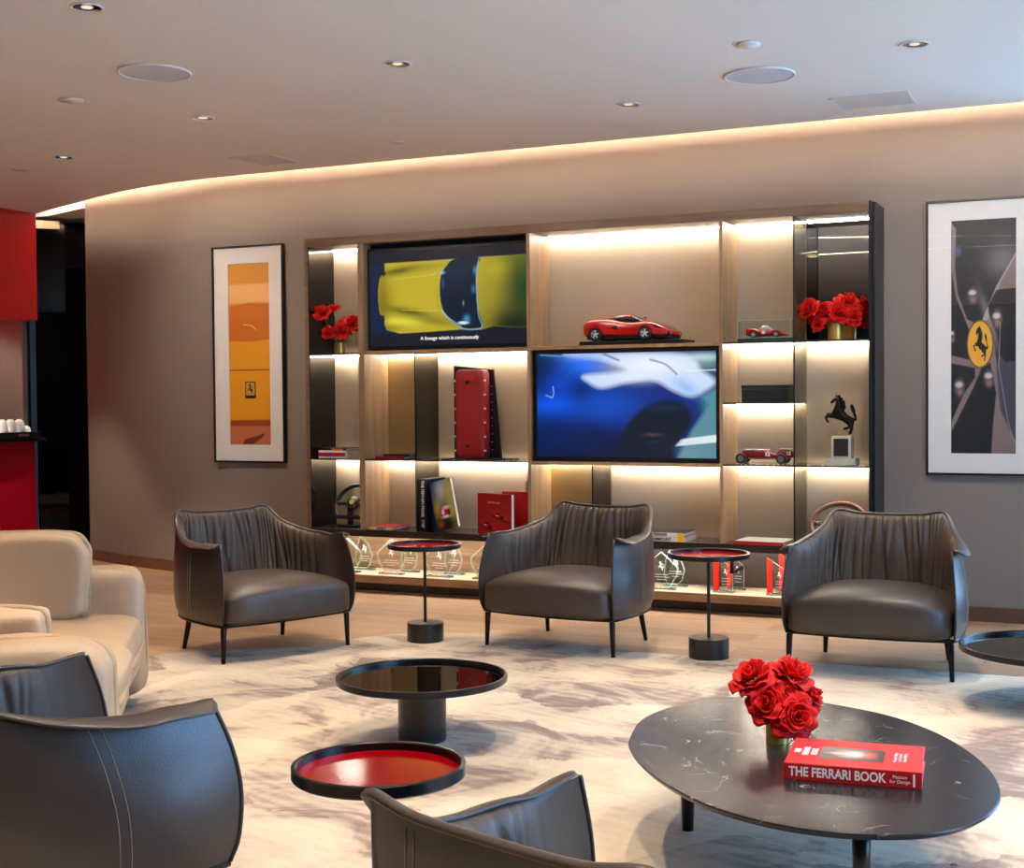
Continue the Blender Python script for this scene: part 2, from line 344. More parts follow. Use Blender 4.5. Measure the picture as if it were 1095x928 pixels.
# ================================================================== THE ROOM
WY = 8.14                 # back wall
CY = 7.8065               # cabinet front
CZ = 2.905                # ceiling
XR = 2.3; YB = -9.5
struct('floor', MB().add([(-13, YB, 0), (XR, YB, 0), (XR, 13, 0), (-13, 13, 0)], [(0, 1, 2, 3)]), plank_mat())
wl = [(x, WY+(.5*((-x-6.0)/1.9)**1.6 if x < -6 else 0)) for x in list(np.linspace(-.42, -6.0, 6))+list(np.linspace(-6.05, -7.88, 28))]
mb = MB()
mb.grid([[(p[0], p[1], z) for z in (0, 3.25)] for p in wl]); mb.grid([[(-7.88, 8.626, 0), (-7.88, 8.626, 3.25)], [(-7.6, 10.9, 0), (-7.6, 10.9, 3.25)]])
struct('wall_back', mb, WALLM, smooth=True, clean=False)
# ceiling slab with its edge held off the wall for the light cove
edge = catmull([(XR, 7.99), (0, 7.99), (-3.7, 7.99), (-5.5, 7.99), (-6.35, 8.02), (-6.9, 8.13), (-7.29, 8.26), (-7.69, 8.42), (-8.56, 8.80)], 72)
mb = MB()
poly = [(p[0], p[1]) for p in edge]+[(-13, 8.9), (-13, YB), (XR, YB)]
mb.prism(poly, (CZ, CZ+.06))
struct('ceiling', mb, CEILM)
mb = MB(); mb.grid([[(p[0], p[1]+.03, CZ), (p[0], p[1]+.03, CZ+.001)] for p in edge])
top = MB().add([(-13, 7.6, 3.22), (XR, 7.6, 3.22), (XR, 8.6, 3.22), (-13, 11, 3.22)], [(0, 1, 2, 3)]); struct('ceiling', top, CEILM)
lip = MB(); lip.grid([[(p[0], p[1]-.28, CZ+.06), (p[0], p[1]-.28, 3.22)] for p in edge]); struct('trim_1', lip, CEILM, clean=False)
# soffit behind the glass door
off = catmull([(-7.86, 8.70), (-8.1, 8.78), (-8.60, 8.97)], 12)
struct('ceiling', MB().prism([(p[0], p[1]) for p in off]+[(-13, 9.2), (-13, 12.5), (-6, 12.5), (-6, 8.9), (-7.4, 8.9)], (CZ, CZ+.05)), CEILM)
# baseboard
bb = MB(); b1 = [(p[0], p[1]-.012) for p in wl]
bb.grid([[(p[0], p[1], .085), (p[0], p[1]-.012, .085), (p[0], p[1]-.012, 0)] for p in wl]); struct('baseboard_back', bb, wood('baseboard_wood', hexc(92, 62, 44), hexc(112, 76, 54), (.5, 5, 5)), clean=False)
# cove light
cl = MB(); cl.grid([[(p[0], p[1]-.04, CZ+.16), (p[0], p[1]-.015, CZ+.13)] for p in edge])
o = obj('cove_light', cl, COVE, clean=False); tag(o, 'continuous warm light strip in the slot between ceiling and wall', 'light strip')
# tall windows: two in the right wall, one in the back wall beyond the right picture
WX0 = -.42
struct('wall_right', MB().box(XR, YB, 0, XR+.15, WY+.15, .12), WALLM); struct('wall_right', MB().box(XR, YB, 2.78, XR+.15, WY+.15, 3.25), WALLM); struct('wall_right', MB().box(XR, 4.6, .12, XR+.15, 7.05, 2.78), WALLM); struct('wall_right', MB().box(XR, WY, .12, XR+.15, WY+.15, 2.78), WALLM); struct('wall_right', MB().box(XR, YB, .12, XR+.15, 2.4, 2.78), WALLM)
struct('wall_back', MB().box(WX0, WY, 0, XR, WY+.1, .12), WALLM); struct('wall_back', MB().box(WX0, WY, 2.78, XR, WY+.1, 3.25), WALLM)
PANE = glassy('window_glass', (.97, .99, 1, 1), 0, .0)
FR = mat('dark_window_frame', hexc(40, 40, 42), .4, metal=.5)
wins = [((XR+.05, 2.4), (XR+.05, 4.6)), ((XR+.05, 7.05), (XR+.05, WY+.0)), ((WX0, WY+.04), (XR, WY+.04))]
for i, (a, b) in enumerate(wins):
    dx, dy = b[0]-a[0], b[1]-a[1]; L = math.hypot(dx, dy); A = math.atan2(dy, dx); Mw = Matrix.Translation((a[0], a[1], 0)) @ Matrix.Rotation(A, 4, 'Z')
    f = struct('window_%d' % (i+1), MB().box(0, -.03, .12, .06, .03, 2.78, M=Mw).box(L-.06, -.03, .12, L, .03, 2.78, M=Mw).box(.06, -.03, .12, L-.06, .03, .18, M=Mw).box(.06, -.03, 2.72, L-.06, .03, 2.78, M=Mw), FR)
    obj('window_pane', MB().add([Mw @ Vector(p) for p in ((.06, 0, .18), (L-.06, 0, .18), (L-.06, 0, 2.72), (.06, 0, 2.72))], [(0, 1, 2, 3)]), PANE, f)
struct('wall_front', MB().box(-13, YB-.15, 0, XR, YB, 3.25), mat('dark_green_grey_wall', hexc(60, 64, 58), .5))
struct('wall_left', MB().box(-13.15, YB, 0, -13, 13, 3.25), GREYWALL)
struct('wall_far', MB().box(-13, 12.5, 0, XR, 12.65, 3.25), DARKWALL)

# ceiling fittings
def downlight_proto():
    t = thing('downlight', '', 'ceiling light')
    obj('trim_ring', MB().lathe([(.058, -.001), (.058, -.005), (.0675, -.006), (.069, -.001)], 36, cap=False), WHITEP, t, True)
    obj('reflector', MB().lathe([(.058, -.003), (.052, -.0015), (.03, .0), (.0, .0)], 36, cap=False), CHROME, t, True)
    obj('lamp_lens', MB().lathe([(.0, -.0028), (.022, -.0028), (.024, -.001)], 24, cap=False), emis('lamp_lens_glow', (1, .85, .65, 1), .9), t, True)
    return t
dl = downlight_proto()
spots = [((93, 7.5), 'round recessed downlight in the ceiling at the top left corner of the view'), ((425, 68), 'recessed downlight in the middle of the ceiling above the yellow car screen'), ((217, 126), 'recessed downlight left of the long ceiling grille, above the orange picture'),
         ((68, 168), 'farthest small downlight, near the red bar bulkhead'), ((672, 111.5), 'recessed downlight closest above the blue car screen'), ((978, 47), 'recessed downlight right of the round speaker, above the right picture')]
for i, (p, lb) in enumerate(spots):
    q = atz(*p, CZ)
    if i == 0: dl.location = q; dl['label'] = lb
    else: dup(dl, q, 0, lb)
def speaker_proto():
    t = thing('ceiling_speaker', '', 'speaker')
    obj('rim', MB().lathe([(.165, -.001), (.166, -.009), (.176, -.010), (.178, -.001)], 48, cap=False), WHITEP, t, True)
    obj('grille', MB().lathe([(0, -.0075), (.12, -.0075), (.166, -.006)], 48, cap=False), GREYP, t, True); return t
sp = speaker_proto(); sp.location = atz(165, 77, CZ); sp['label'] = 'round grey ceiling speaker at the left, near the top left downlight'
dup(sp, atz(812, 80, CZ), 0, 'round grey ceiling speaker at the right, above the cabinet')
def small_disc(px, r, nm, lb, cat, m=WHITEP, h=.006):
    t = obj(nm, MB().lathe([(0, -.0002), (r, -.0002), (r*.95, -h), (0, -h)], 28, cap=False), m, None, True, loc=atz(*px, CZ)); tag(t, lb, cat)
small_disc((76, 107), .068, 'smoke_detector', 'small round detector cover between the left speaker and the far downlights', 'detector', VENTM)
small_disc((23, 181), .07, 'ceiling_sensor', 'flat round cover just below the farthest downlight', 'sensor', VENTM)
small_disc((425, 152), .05, 'sprinkler_cover', 'small round sprinkler cover close to the lit cove', 'sprinkler', VENTM, .004)
small_disc((800, 46.5), .055, 'sprinkler_cover', 'small white sprinkler cover just above the right speaker', 'sprinkler', WHITEP, .012)
def vent(corners, lb):
    ps = [atz(x, y, CZ) for x, y in corners]; c = sum(ps, Vector())/4; ax = (ps[1]-ps[0]); w = ax.length; rz = math.atan2(ax.y, ax.x); dpt = (ps[3]-ps[0]).length
    t = thing('ceiling_grille', lb, 'vent', c, rz)
    obj('frame', MB().box(-w/2, -dpt/2, -.006, w/2, -dpt/2+.015, -.0005).box(-w/2, dpt/2-.015, -.006, w/2, dpt/2, -.0005).box(-w/2, -dpt/2, -.006, -w/2+.015, dpt/2, -.0005).box(w/2-.015, -dpt/2, -.006, w/2, dpt/2, -.0005), WHITEP, t)
    m = MB(); n = int(dpt/.022)
    for i in range(n): y = -dpt/2+.02+i*(dpt-.04)/max(1, n-1); m.box(-w/2+.015, y-.006, -.004, w/2-.015, y+.006, -.001)
    obj('louvres', m, VENTM, t)
vent([(243, 169), (285, 164.5), (323, 171.5), (283, 177)], 'flat rectangular ceiling grille at the left, next to the cove')
vent([(888, 105), (973, 97), (976, 110), (897, 117)], 'flat rectangular ceiling grille at the right, beside the cove')
# linear ceiling lights and an exit sign behind the viewpoint (seen in the mirror)
for k, (ya, yb, lb) in enumerate(((254, 253, 'curved linear ceiling light just above the view'), (272.5, 269, 'second curved linear ceiling light, behind the first one'))):
    A = atz(866, ya, CZ); B = atz(929, yb, CZ); A.y = 2*(WY-.018)-A.y; B.y = 2*(WY-.018)-B.y
    dv = (B-A).normalized(); nv = Vector((-dv.y, dv.x, 0)); nv = nv if nv.y < 0 else -nv; mid = (A+B)/2
    pts = [mid+dv*s_+nv*(.035*s_*s_) for s_ in np.linspace(-3.4, 3.0, 50)]
    o = obj('linear_light', MB().grid([[(p.x, p.y-.014, CZ-.004), (p.x, p.y+.014, CZ-.004)] for p in pts]), LINEL, clean=False); tag(o, lb, 'ceiling light'); print('LINE', A, B)
t = thing('exit_sign', 'small illuminated running exit sign hanging from the ceiling', 'sign', (-3.6, -5.8, 2.62))
obj('housing', MB().box(-.17, -.02, -.09, .17, .02, .09), WHITEP, t, bevel=.004)
obj('sign_face', MB().box(-.15, .021, -.075, .15, .024, .075), emis('sign_green', (.25, .8, .75, 1), 1.2), t)
obj('arrow', MB().prism([(-.1, -.012), (.0, -.012), (.0, -.05), (.08, 0), (.0, .05), (.0, .012), (-.1, .012)], (.0245, .026), 'y'), emis('sign_white', (.9, 1, 1, 1), 2), t)
obj('rod', MB().tube([(0, 0, .09), (0, 0, .285)], .006), CHROME, t)

# ------------------------------------------------------------------ rug
far = [(-4.75, 2.6), (-4.72, 4.6), (-4.62, 5.3), (-4.45, 5.62), (-4.1, 5.86), (-3.93, 6.08), (-3.82, 6.36), (-3.6, 6.58), (-3.2, 6.64), (-2.7, 6.56), (-2.265, 6.48), (-1.546, 6.53), (-.9, 6.565), (.0, 6.58), (1.6, 6.58), (1.9, 6.2), (1.9, .6), (1.4, .1), (-3.8, .1), (-4.6, .8)]
o = obj('area_rug', MB().prism([tuple(p) for p in catmull(far, 120, True)], (0.0005, .006)), rug_mat(), bevel=.002)
tag(o, 'large cream and brown area rug with a brushed abstract pattern under the seating', 'rug')

# ------------------------------------------------------------------ armchair
def sm(a, b, x): t = np.clip((x-a)/(b-a), 0, 1); return t*t*(3-2*t)
COLS = [(0, [(0,.325,.19),(0,.350,.25),(0,.360,.38),(0,.366,.54),(0,.372,.690)]),
 (.18, [(.17,.32,.19),(.182,.345,.25),(.180,.357,.38),(.17,.366,.54),(.155,.374,.694)]),
 (.36, [(.300,.283,.19),(.312,.300,.25),(.310,.315,.38),(.290,.335,.54),(.266,.358,.704)]),
 (.50, [(.362,.175,.19),(.376,.186,.25),(.373,.200,.38),(.350,.232,.51),(.318,.272,.628)]),
 (.64, [(.392,.05,.19),(.405,.053,.25),(.403,.058,.36),(.386,.083,.48),(.358,.12,.586)]),
 (.78, [(.400,-.09,.19),(.413,-.096,.25),(.412,-.092,.36),(.395,-.072,.47),(.373,-.045,.574)]),
 (.90, [(.394,-.20,.19),(.406,-.212,.25),(.405,-.212,.36),(.391,-.190,.47),(.373,-.152,.574)]),
 (1.0, [(.380,-.285,.19),(.388,-.306,.25),(.388,-.313,.36),(.380,-.292,.47),(.366,-.247,.584)])]
def surf(s, v):
    S = [c[0] for c in COLS]; a = abs(s); sg = 1 if s >= 0 else -1
    def col(i):
        m = abs(i) if i < 0 else i
        if m >= len(COLS): pts = [2*np.array(p)-np.array(q) for p, q in zip(COLS[-1][1], COLS[-2][1])]; return pts
        pts = [np.array(p, float) for p in COLS[m][1]]
        if i < 0: pts = [p*np.array([-1, 1, 1]) for p in pts]
        return pts
    i = min(max(np.searchsorted(S, a, 'right')-1, 0), len(S)-2); u = (a-S[i])/(S[i+1]-S[i])
    def cr(a_, b, c, d, t): return .5*((2*b)+(c-a_)*t+(2*a_-5*b+4*c-d)*t*t+(3*b-a_-3*c+d)*t**3)
    A = [col(i-1), col(i), col(i+1), col(i+2)]
    P = [cr(A[0][k], A[1][k], A[2][k], A[3][k], u) for k in range(5)]
    t = min(max(v, 0), 1)*4; j = min(int(t), 3); w = t-j
    g = lambda k: P[k] if 0 <= k < 5 else (2*P[0]-P[1] if k < 0 else 2*P[4]-P[3])
    p = cr(g(j-1), g(j), g(j+1), g(j+2), w); p = p.copy(); p[0] *= sg; return p
def normal2(s, v):      # outward horizontal normal
    e = .004; a = surf(max(s-e, -1), v); b = surf(min(s+e, 1), v); t = b-a; n = np.array([t[1], -t[0], 0]); n /= np.linalg.norm(n)+1e-9
    c = surf(s, v)
    return n if n @ (c-np.array([0, -.1, c[2]])) > 0 else -n
PLE = [(random.uniform(-.85, .85), random.uniform(.010, .024), random.uniform(.4, 1.0), random.uniform(-.25, .25)) for _ in range(5)]
x = -.82
while x < .82:
    PLE.append((x, random.uniform(.008, .014), random.uniform(.35, 1.0), random.uniform(-.06, .06))); x += random.uniform(.026, .052)
def armchair(lb):
    t = thing('armchair', lb, 'armchair')
    ss = np.linspace(-1, 1, 97); vv = np.linspace(0, 1, 22)
    obj('outer_shell', MB().grid([[surf(s, v) for v in vv] for s in ss]), LEATHER_OUT, t, True)
    # gathered inner lining
    ss = np.linspace(-1, 1, 361); vv = np.linspace(.12, 1, 44); P = []
    for s in ss:
        row = []; a = abs(s)
        for v in vv:
            q = (v-.12)/.88; p = surf(s, v); n = normal2(s, v)
            th = (.050+.05*(1-q)**1.3)*(1-sm(.70, 1.0, a)*.98)*math.sqrt(max(0, 1-q**7))+.001
            pl = 0
            for c, w, am, lean in PLE:
                cc = c+lean*(1-q)+c*.10*(q-.4)
                pl += am*math.exp(-((s-cc)/w)**2)
            env = sm(0, .15, q)*(1-.6*sm(.86, 1, q))*(1-sm(.70, .90, a))*(.6+.4*math.sin(3*s+1)**2)
            th2 = th-.023*pl*env+.010*env
            row.append(p-n*th2+np.array([0, 0, .002*q]))
        P.append(row)
    obj('back_lining', MB().grid(P), LINING, t, True)
    # overhanging rolled rim along the top edge
    ss = np.linspace(-1, 1, 161); P = []
    for s in ss:
        a = abs(s); p = surf(s, 1); n = normal2(s, 1); w = .009+.044*sm(.50, .82, a)+.004*math.exp(-((a-.37)/.04)**2)
        ten = 1-.6*sm(.985, 1, a); row = []
        for k in range(10):
            th = 2*PI*k/10; h = .0065*math.sin(th); o_ = (w/2+.006)*math.cos(th)*ten
            row.append(p+n*(w/2-.004+o_)+np.array([0, 0, .004+h-.38*max(0, o_+w/2-.008)+.004*math.sin(s*27)*sm(.6, .9, a)]))
        P.append(row)
    m = MB().grid(P, closed_v=True); m.add(P[0], [tuple(range(10))]); m.add(P[-1], [tuple(reversed(range(10)))])
    obj('rolled_rim', m, PIPE if False else LEATHER, t, True)
    for sg in (-1, 1): obj('front_piping', MB().tube([surf(sg*1.0, v)+np.array([0, -.002, 0]) for v in np.linspace(0, 1, 16)], .0055, 8), PIPE, t, True)
    for s0 in (-.70, -.19, .19, .70):
        for ds in (-.012, .012):
            obj('stitching', MB().tube([surf(s0+ds, v)+normal2(s0+ds, v)*.0008 for v in np.linspace(.01, .97, 26)], .0011, 5), STITCH, t, True)
    # seat cushion
    def fs(p):
        tz = (p.z-.288)/.102; k = (p.y+.05)/.30
        if tz < 0:
            r0 = max(1e-3, 1-abs(tz)**(2/.5))**.25; r1 = max(1e-3, 1-abs(tz)**(2/.16))**.08; p.x *= min(r1/r0, 2.5); p.y = -.037+(p.y+.037)*min(r1/r0, 2.5)
        u = min(1, abs(p.x)/.385)
        p.x *= 1-.13*max(0, k)**2
        if tz > 0: p.z = .288+(p.z-.288)*(1.15-.62*u**2.6)*(1-.12*max(0, k))
        p.y -= .045*max(0, -k)*(1-u*u); return p
    obj('seat', MB().sq((0, -.037, .288), (.378, .305, .102), .5, .24, 80, 30, fs), LEATHER, t, True)
    # metal rail and legs
    rail = [surf(s, 0)*np.array([.99, .99, 0])+np.array([0, 0, .184]) for s in np.linspace(-1, 1, 40)]+[(x, -.285-.035*(1-(x/.36)**2), .184) for x in np.linspace(.33, -.33, 12)]
    obj('base_rail', MB().tube(rail, .009, 8, closed=True), DARKMETAL, t, True)
    for lx, ly, fx, fy in ((-.365, -.272, -.37, -.275), (.365, -.272, .37, -.275), (-.285, .215, -.30, .25), (.285, .215, .30, .25)):
        pts = [(lx*.94, ly*.94, .188), (lx*.985, ly*.985, .180), (lx, ly, .165), (lx+(fx-lx)*.5, ly+(fy-ly)*.5, .08), (fx, fy, .0)]
        obj('leg', MB().tube(pts, [.011, .0145, .0155, .013, .011], 10), DARKMETAL, t, True)
    return t
G = 'brown leather armchairs around the rug'
ch = armchair('brown pleated leather armchair between the two small side tables, in front of the cabinet')
def rotv(x, y, a): return x*math.cos(a)-y*math.sin(a), x*math.sin(a)+y*math.cos(a)
RUGZ = .006
def place(o, mid, a, ly=-.275):      # mid = midpoint of the front feet
    dx, dy = rotv(0, ly, a); o.location = (mid[0]-dx, mid[1]-dy, 0); o.rotation_euler = (0, 0, a)
ch['group'] = G; place(ch, (-2.762, 6.325), math.radians(-6)); ch.location.z = .0
CHZ = .006
c3 = dup(ch, (0, 0, 0), 0, 'brown pleated leather armchair at the right, in front of the wooden steering wheel'); place(c3, (-1.155, 6.33), math.radians(1))
c1 = dup(ch, (0, 0, 0), 0, 'brown leather armchair at the left, angled beside the cabinet and below the orange picture'); place(c1, (-3.95, 5.735), math.radians(67))
cL = dup(ch, (-2.45, 2.53, 0), math.radians(155), 'nearest left brown armchair seen from behind, in front of the cream sofa')
cM = dup(ch, (-.685, 1.991, 0), math.radians(162.4), 'brown armchair at the bottom centre, seen from behind, before the red tray table')
for c_ in (c3, c1, cL, cM): c_['group'] = G
for c_ in (ch, c3, c1): c_.location.z = CHZ
for c_ in (cL, cM): c_.location.z = RUGZ

# ------------------------------------------------------------------ tray tables
def tray_table(lb, R, H, rim, stem_r, base_r, base_h, insert, loc, name='side_table', grp=None):
    t = thing(name, lb, 'side table', loc, 0, grp)
    obj('base', MB().lathe([(0, 0), (base_r-.003, 0), (base_r, .003), (base_r, base_h-.003), (base_r-.003, base_h), (0, base_h)], 48, cap=False), BLACKSTONE, t, True).data.shade_flat()
    if stem_r: obj('stem', MB().lathe([(stem_r, base_h), (stem_r, H-rim)], 20), BLACKM, t, False)
    obj('tray_rim', MB().lathe([(0, H-rim), (R-.004, H-rim), (R, H-rim+.004), (R, H-.002), (R-.003, H), (R-.009, H), (R-.012, H-.003), (R-.012, H-rim+.008), (R-.014, H-rim+.006), (0, H-rim+.006)], 96, cap=False), BLACKM, t, True)
    o = obj('tray_insert', MB().lathe([(0, H-rim+.0095), (R-.0125, H-rim+.0095), (R-.0125, H-rim+.0065)], 96, cap=False), insert, t)
    for p in t.children:
        if p.type == 'MESH':
            md = p.modifiers.new('es', 'EDGE_SPLIT'); md.split_angle = .6; p.data.shade_smooth()
    return t
tray_table('small red tray side table on a thin stem, left of the middle armchair', .198, .522, .026, .0085, .098, .10, REDLACQ, (-3.49, 6.35, RUGZ))
tray_table('small red tray side table on a thin stem, right of the middle armchair', .203, .522, .026, .0085, .10, .10, REDLACQ, (-1.96, 6.48, RUGZ))
q = atz(405, 812, .535)
tray_table('nearest small side table with glossy red tray, beside the low black mirrored table', .185, .523, .028, .009, .10, .10, REDLACQ, (q.x, q.y, RUGZ))
q = atz(451, 719, .262)
tray_table('low round black table with dark mirrored top on a thick pillar, behind the red tray', .325, .25, .026, 0, .092, .226, DARKMIRROR, (q.x, q.y, RUGZ), 'low_table')
q = atz(1131, 689, .262)
tray_table('low round black tray table cut by the right edge, beside the right armchair', .39, .25, .026, 0, .092, .226, DARKMIRROR, (q.x, q.y, RUGZ), 'low_table')

# ------------------------------------------------------------------ coffee table
ct = [(-1.369,3.724),(-1.415,4.0),(-1.348,4.259),(-1.232,4.38),(-1.093,4.429),(-.949,4.41),(-.764,4.336),(-.634,4.233),(-.506,4.071),(-.404,3.872),(-.345,3.69),(-.322,3.531),(-.330,3.39),(-.370,3.273),(-.44,3.185),(-.55,3.125),(-.663,3.10),(-.805,3.115),(-.956,3.18),(-1.09,3.29),(-1.215,3.43),(-1.31,3.58)]
cc = (-.87, 3.75); TZ = .30
t = thing('coffee_table', 'large low organic black marble coffee table holding the roses and the red book', 'coffee table', (cc[0], cc[1], RUGZ))
out = [(p[0]-cc[0], p[1]-cc[1]) for p in catmull(ct, 110, True)]
H = TZ-RUGZ; m = MB(); L = []
for k, z in ((.965, H-.022), (.995, H-.008), (1.0, H-.004), (.997, H-.001), (.985, H)): L.append([(x*k, y*k, z) for x, y in out])
m.grid([[L[i][j] for i in range(len(L))] for j in range(len(out))], closed_u=True); n = len(out)
m.add(L[-1], [tuple(range(n))]); m.add(L[0], [tuple(reversed(range(n)))])
o = obj('tabletop', m, marble_mat(), t, True); o.modifiers.new('es', 'EDGE_SPLIT').split_angle = .5
for p in ((-1.235, 3.86), (-.63, 3.36), (-.72, 4.12)):
    x, y = p[0]-cc[0], p[1]-cc[1]
    obj('leg', MB().lathe([(.017, 0), (.026, H-.022)], 20, (x, y, 0)), BLACKM, t, True)

# red book on the table
p0 = atz(838, 833, .3); p1 = atz(986, 845, .3); ax = (p1-p0); W = ax.length; rz = math.atan2(ax.y, ax.x); Dp = .27; T = .044
t = thing('large_book', 'thick red hardcover book lying on the black marble coffee table', 'book', (p0.x, p0.y, TZ+.0005), rz)
m = MB().box(0, 0, 0, W, Dp, .004).box(0, 0, T-.004, W, Dp, T).box(0, 0, .004, W, .005, T-.004)
obj('cover', m, REDCOVER, t, bevel=.0015); obj('pages', MB().box(.004, .005, .004, W-.004, Dp-.005, T-.004), PAPER, t)
A = frame_mat((0, 0, T/2), (1, 0, 0), (0, -1, 0))
text('THE FERRARI BOOK', .034, WHITEINK, t, Matrix.Translation((.135, -.0002, .022)) @ A.to_3x3().to_4x4(), 'spine_title', bold=.0008, sx=.80)
text('Passion\nfor Design', .012, WHITEINK, t, Matrix.Translation((.292, -.0002, .022)) @ A.to_3x3().to_4x4(), 'spine_author')
obj('spine_mark', MB().box(W-.022, -.0006, .006, W-.017, .0002, .038), WHITEINK, t)
pt = Paint(.165, .12, 110, 80, (40, 38, 40))
pt.blob(.085, .06, .045, .035, (215, 175, 170), .95, 2).blob(.055, .06, .014, .03, (205, 60, 55), .9, 2).poly([(.11, .03), (.145, .03), (.145, .09), (.11, .09)], (190, 40, 36), .01, .8).blob(.07, .06, .05, .012, (235, 215, 210), .6, 2).blob(.02, .1, .03, .03, (90, 90, 92), .5)
pt.build('cover_photo', vcol('cover_print', 0, .3), t, Matrix.Translation((.082, .07, T+.0006)))
RT = Matrix.Rotation(-PI/2, 4, 'Z')
text('THE\nFERRARI\nBOOK', .022, WHITEINK, t, Matrix.Translation((.045, .13, T+.0006)) @ Matrix.Rotation(PI/2, 4, 'Z'), 'cover_title', bold=.0006)
text('Passion for Design\nand Craft in the\nHistory of Racing', .012, WHITEINK, t, Matrix.Translation((.287, .13, T+.0006)) @ Matrix.Rotation(PI/2, 4, 'Z'), 'cover_subtitle')

# ------------------------------------------------------------------ roses
def rose_mesh(r, seed):
    rr = random.Random(seed); m = MB()
    layers = [(3, .20, .98, .1), (4, .36, 1.0, .3), (4, .55, .98, .5), (5, .76, .86, .8), (6, .96, .62, 1.2), (6, 1.06, .36, 1.6)]
    for li, (n, rad, ht, opn) in enumerate(layers):
        for k in range(n):
            a0 = 2*PI*(k+rr.uniform(-.25, .25))/n+li*.9; wd = 2*PI/n*.74*rr.uniform(.9, 1.15); P = []
            tw = rr.uniform(-.3, .3); hh = ht*rr.uniform(.75, 1.2); rd = rad*rr.uniform(.82, 1.15); ph = rr.uniform(0, 6); cu = rr.uniform(.15, .55); tip = rr.uniform(.0, .12)
            for i in range(7):
                u = i/6; row = []
                for j in range(9):
                    v = j/8*2-1; pt = 1-.34*abs(v)**2.2+tip*math.exp(-(v/.3)**2)*u
                    uu = u*pt
                    z = uu*hh; rad2 = rd*(.22+.78*math.sin(min(1, uu*1.1)*PI/2))
                    rad2 += opn*.22*uu**3; z -= opn*cu*.55*uu**3*(1+.6*v*v)
                    z += (.06+.07*opn)*math.sin(6*v+ph)*uu*uu; rad2 += .05*math.sin(6*v+2*ph)*uu*opn
                    a = a0+v*wd*(.5+.5*math.sin(min(1, u*1.05)*PI*.72))+tw*u
                    row.append((r*rad2*math.cos(a), r*rad2*math.sin(a), r*(z-.35)))
                P.append(row)
            m.grid(P)
    return m
def rose(pos, r, seed, base, label, group, leaf=False, tilt=None):
    pos = Vector(pos); base = Vector(base); t = thing('rose', label, 'rose', pos, 0, group); d = (pos-base); d.z = max(d.z, .02)
    ax = (Vector((d.x*1.2, d.y*1.2-.35*d.length, d.z))).normalized() if tilt is None else Vector(tilt).normalized()
    Q = Vector((0, 0, 1)).rotation_difference(ax).to_matrix().to_4x4()
    m = rose_mesh(r, seed); m.v = [tuple(Q @ Vector(v)) for v in m.v]
    o = obj('bloom', m, PETAL, t, True); sd = o.modifiers.new('s', 'SOLIDIFY'); sd.thickness = .0012
    st = -ax*r*.3; b = base-pos; mid = (st+b)/2+Vector((d.x*.15, d.y*.15, .0))
    obj('stem', MB().tube([st, (st*2+mid)/3, mid, b], .0025, 6), LEAFM, t, True)
    if leaf:
        P = []; dirv = Vector((math.cos(seed*2.1), math.sin(seed*2.1)-.6, .1)).normalized(); sd_ = dirv.cross(Vector((0, 0, 1))).normalized()
        for i in range(7):
            u = i/6; w = .016*math.sin(PI*min(1, u*1.02))**.8
            P.append([mid+dirv*(.06*u)+sd_*(w*v)+Vector((0, 0, -.02*u*u+.006*abs(v))) for v in (-1, -.5, 0, .5, 1)])
        l = obj('leaf', MB().grid(P), LEAFM, t, True)
    return t
def vase(loc, r, h, lb):
    t = thing('gold_vase', lb, 'vase', loc)
    obj('body', MB().lathe([(0, 0), (r, 0), (r, h), (r-.003, h), (r-.003, .01), (0, .01)], 40, cap=False), GOLD, t, True).modifiers.new('es', 'EDGE_SPLIT').split_angle = .6
    obj('water', MB().lathe([(0, .011), (r-.004, .011), (r-.004, h*.7), (0, h*.7)], 24, cap=False), mat('vase_water', hexc(60, 80, 60), .1), t); return t
vp = atz(832, 793, .3); vb = Vector((vp.x, vp.y, TZ)); VD = (vp-CAMP).dot(F_)
vase((vp.x, vp.y, TZ+.0005), .0345, .095, 'small cylindrical gold vase on the black marble coffee table')
rs = [((803, 721), .052, .03, 'rose at the upper left of the coffee table bouquet'), ((848, 719), .058, .05, 'topmost rose of the coffee table bouquet'), ((826, 731), .04, .09, 'partly hidden rose in the middle rear of the coffee table bouquet'),
      ((820, 752), .052, -.02, 'large open rose at the lower left of the coffee table bouquet'), ((851, 766), .052, -.05, 'lowest open rose of the coffee table bouquet, hanging over the vase'), ((842, 745), .046, -.01, 'rose in the centre of the coffee table bouquet'), ((868, 745), .036, .03, 'smaller rose at the right side of the coffee table bouquet')]
for i, (px, r, dd, lb) in enumerate(rs):
    p = atd(px[0], px[1], VD+dd)
    rose(p, r*.98, 11+i, vb+Vector((0, 0, .08)), lb, 'red roses on the coffee table', leaf=i in (2, 4, 5), tilt=(p-vb-Vector((0, 0, .12)))*3+Vector((.10, -.30, .22)))

# ------------------------------------------------------------------ cream sofa
nf = Vector((-2.93, 3.27)); ff = Vector((-3.91, 4.58)); ax = (ff-nf).normalized(); fc = Vector((ax.y, -ax.x))
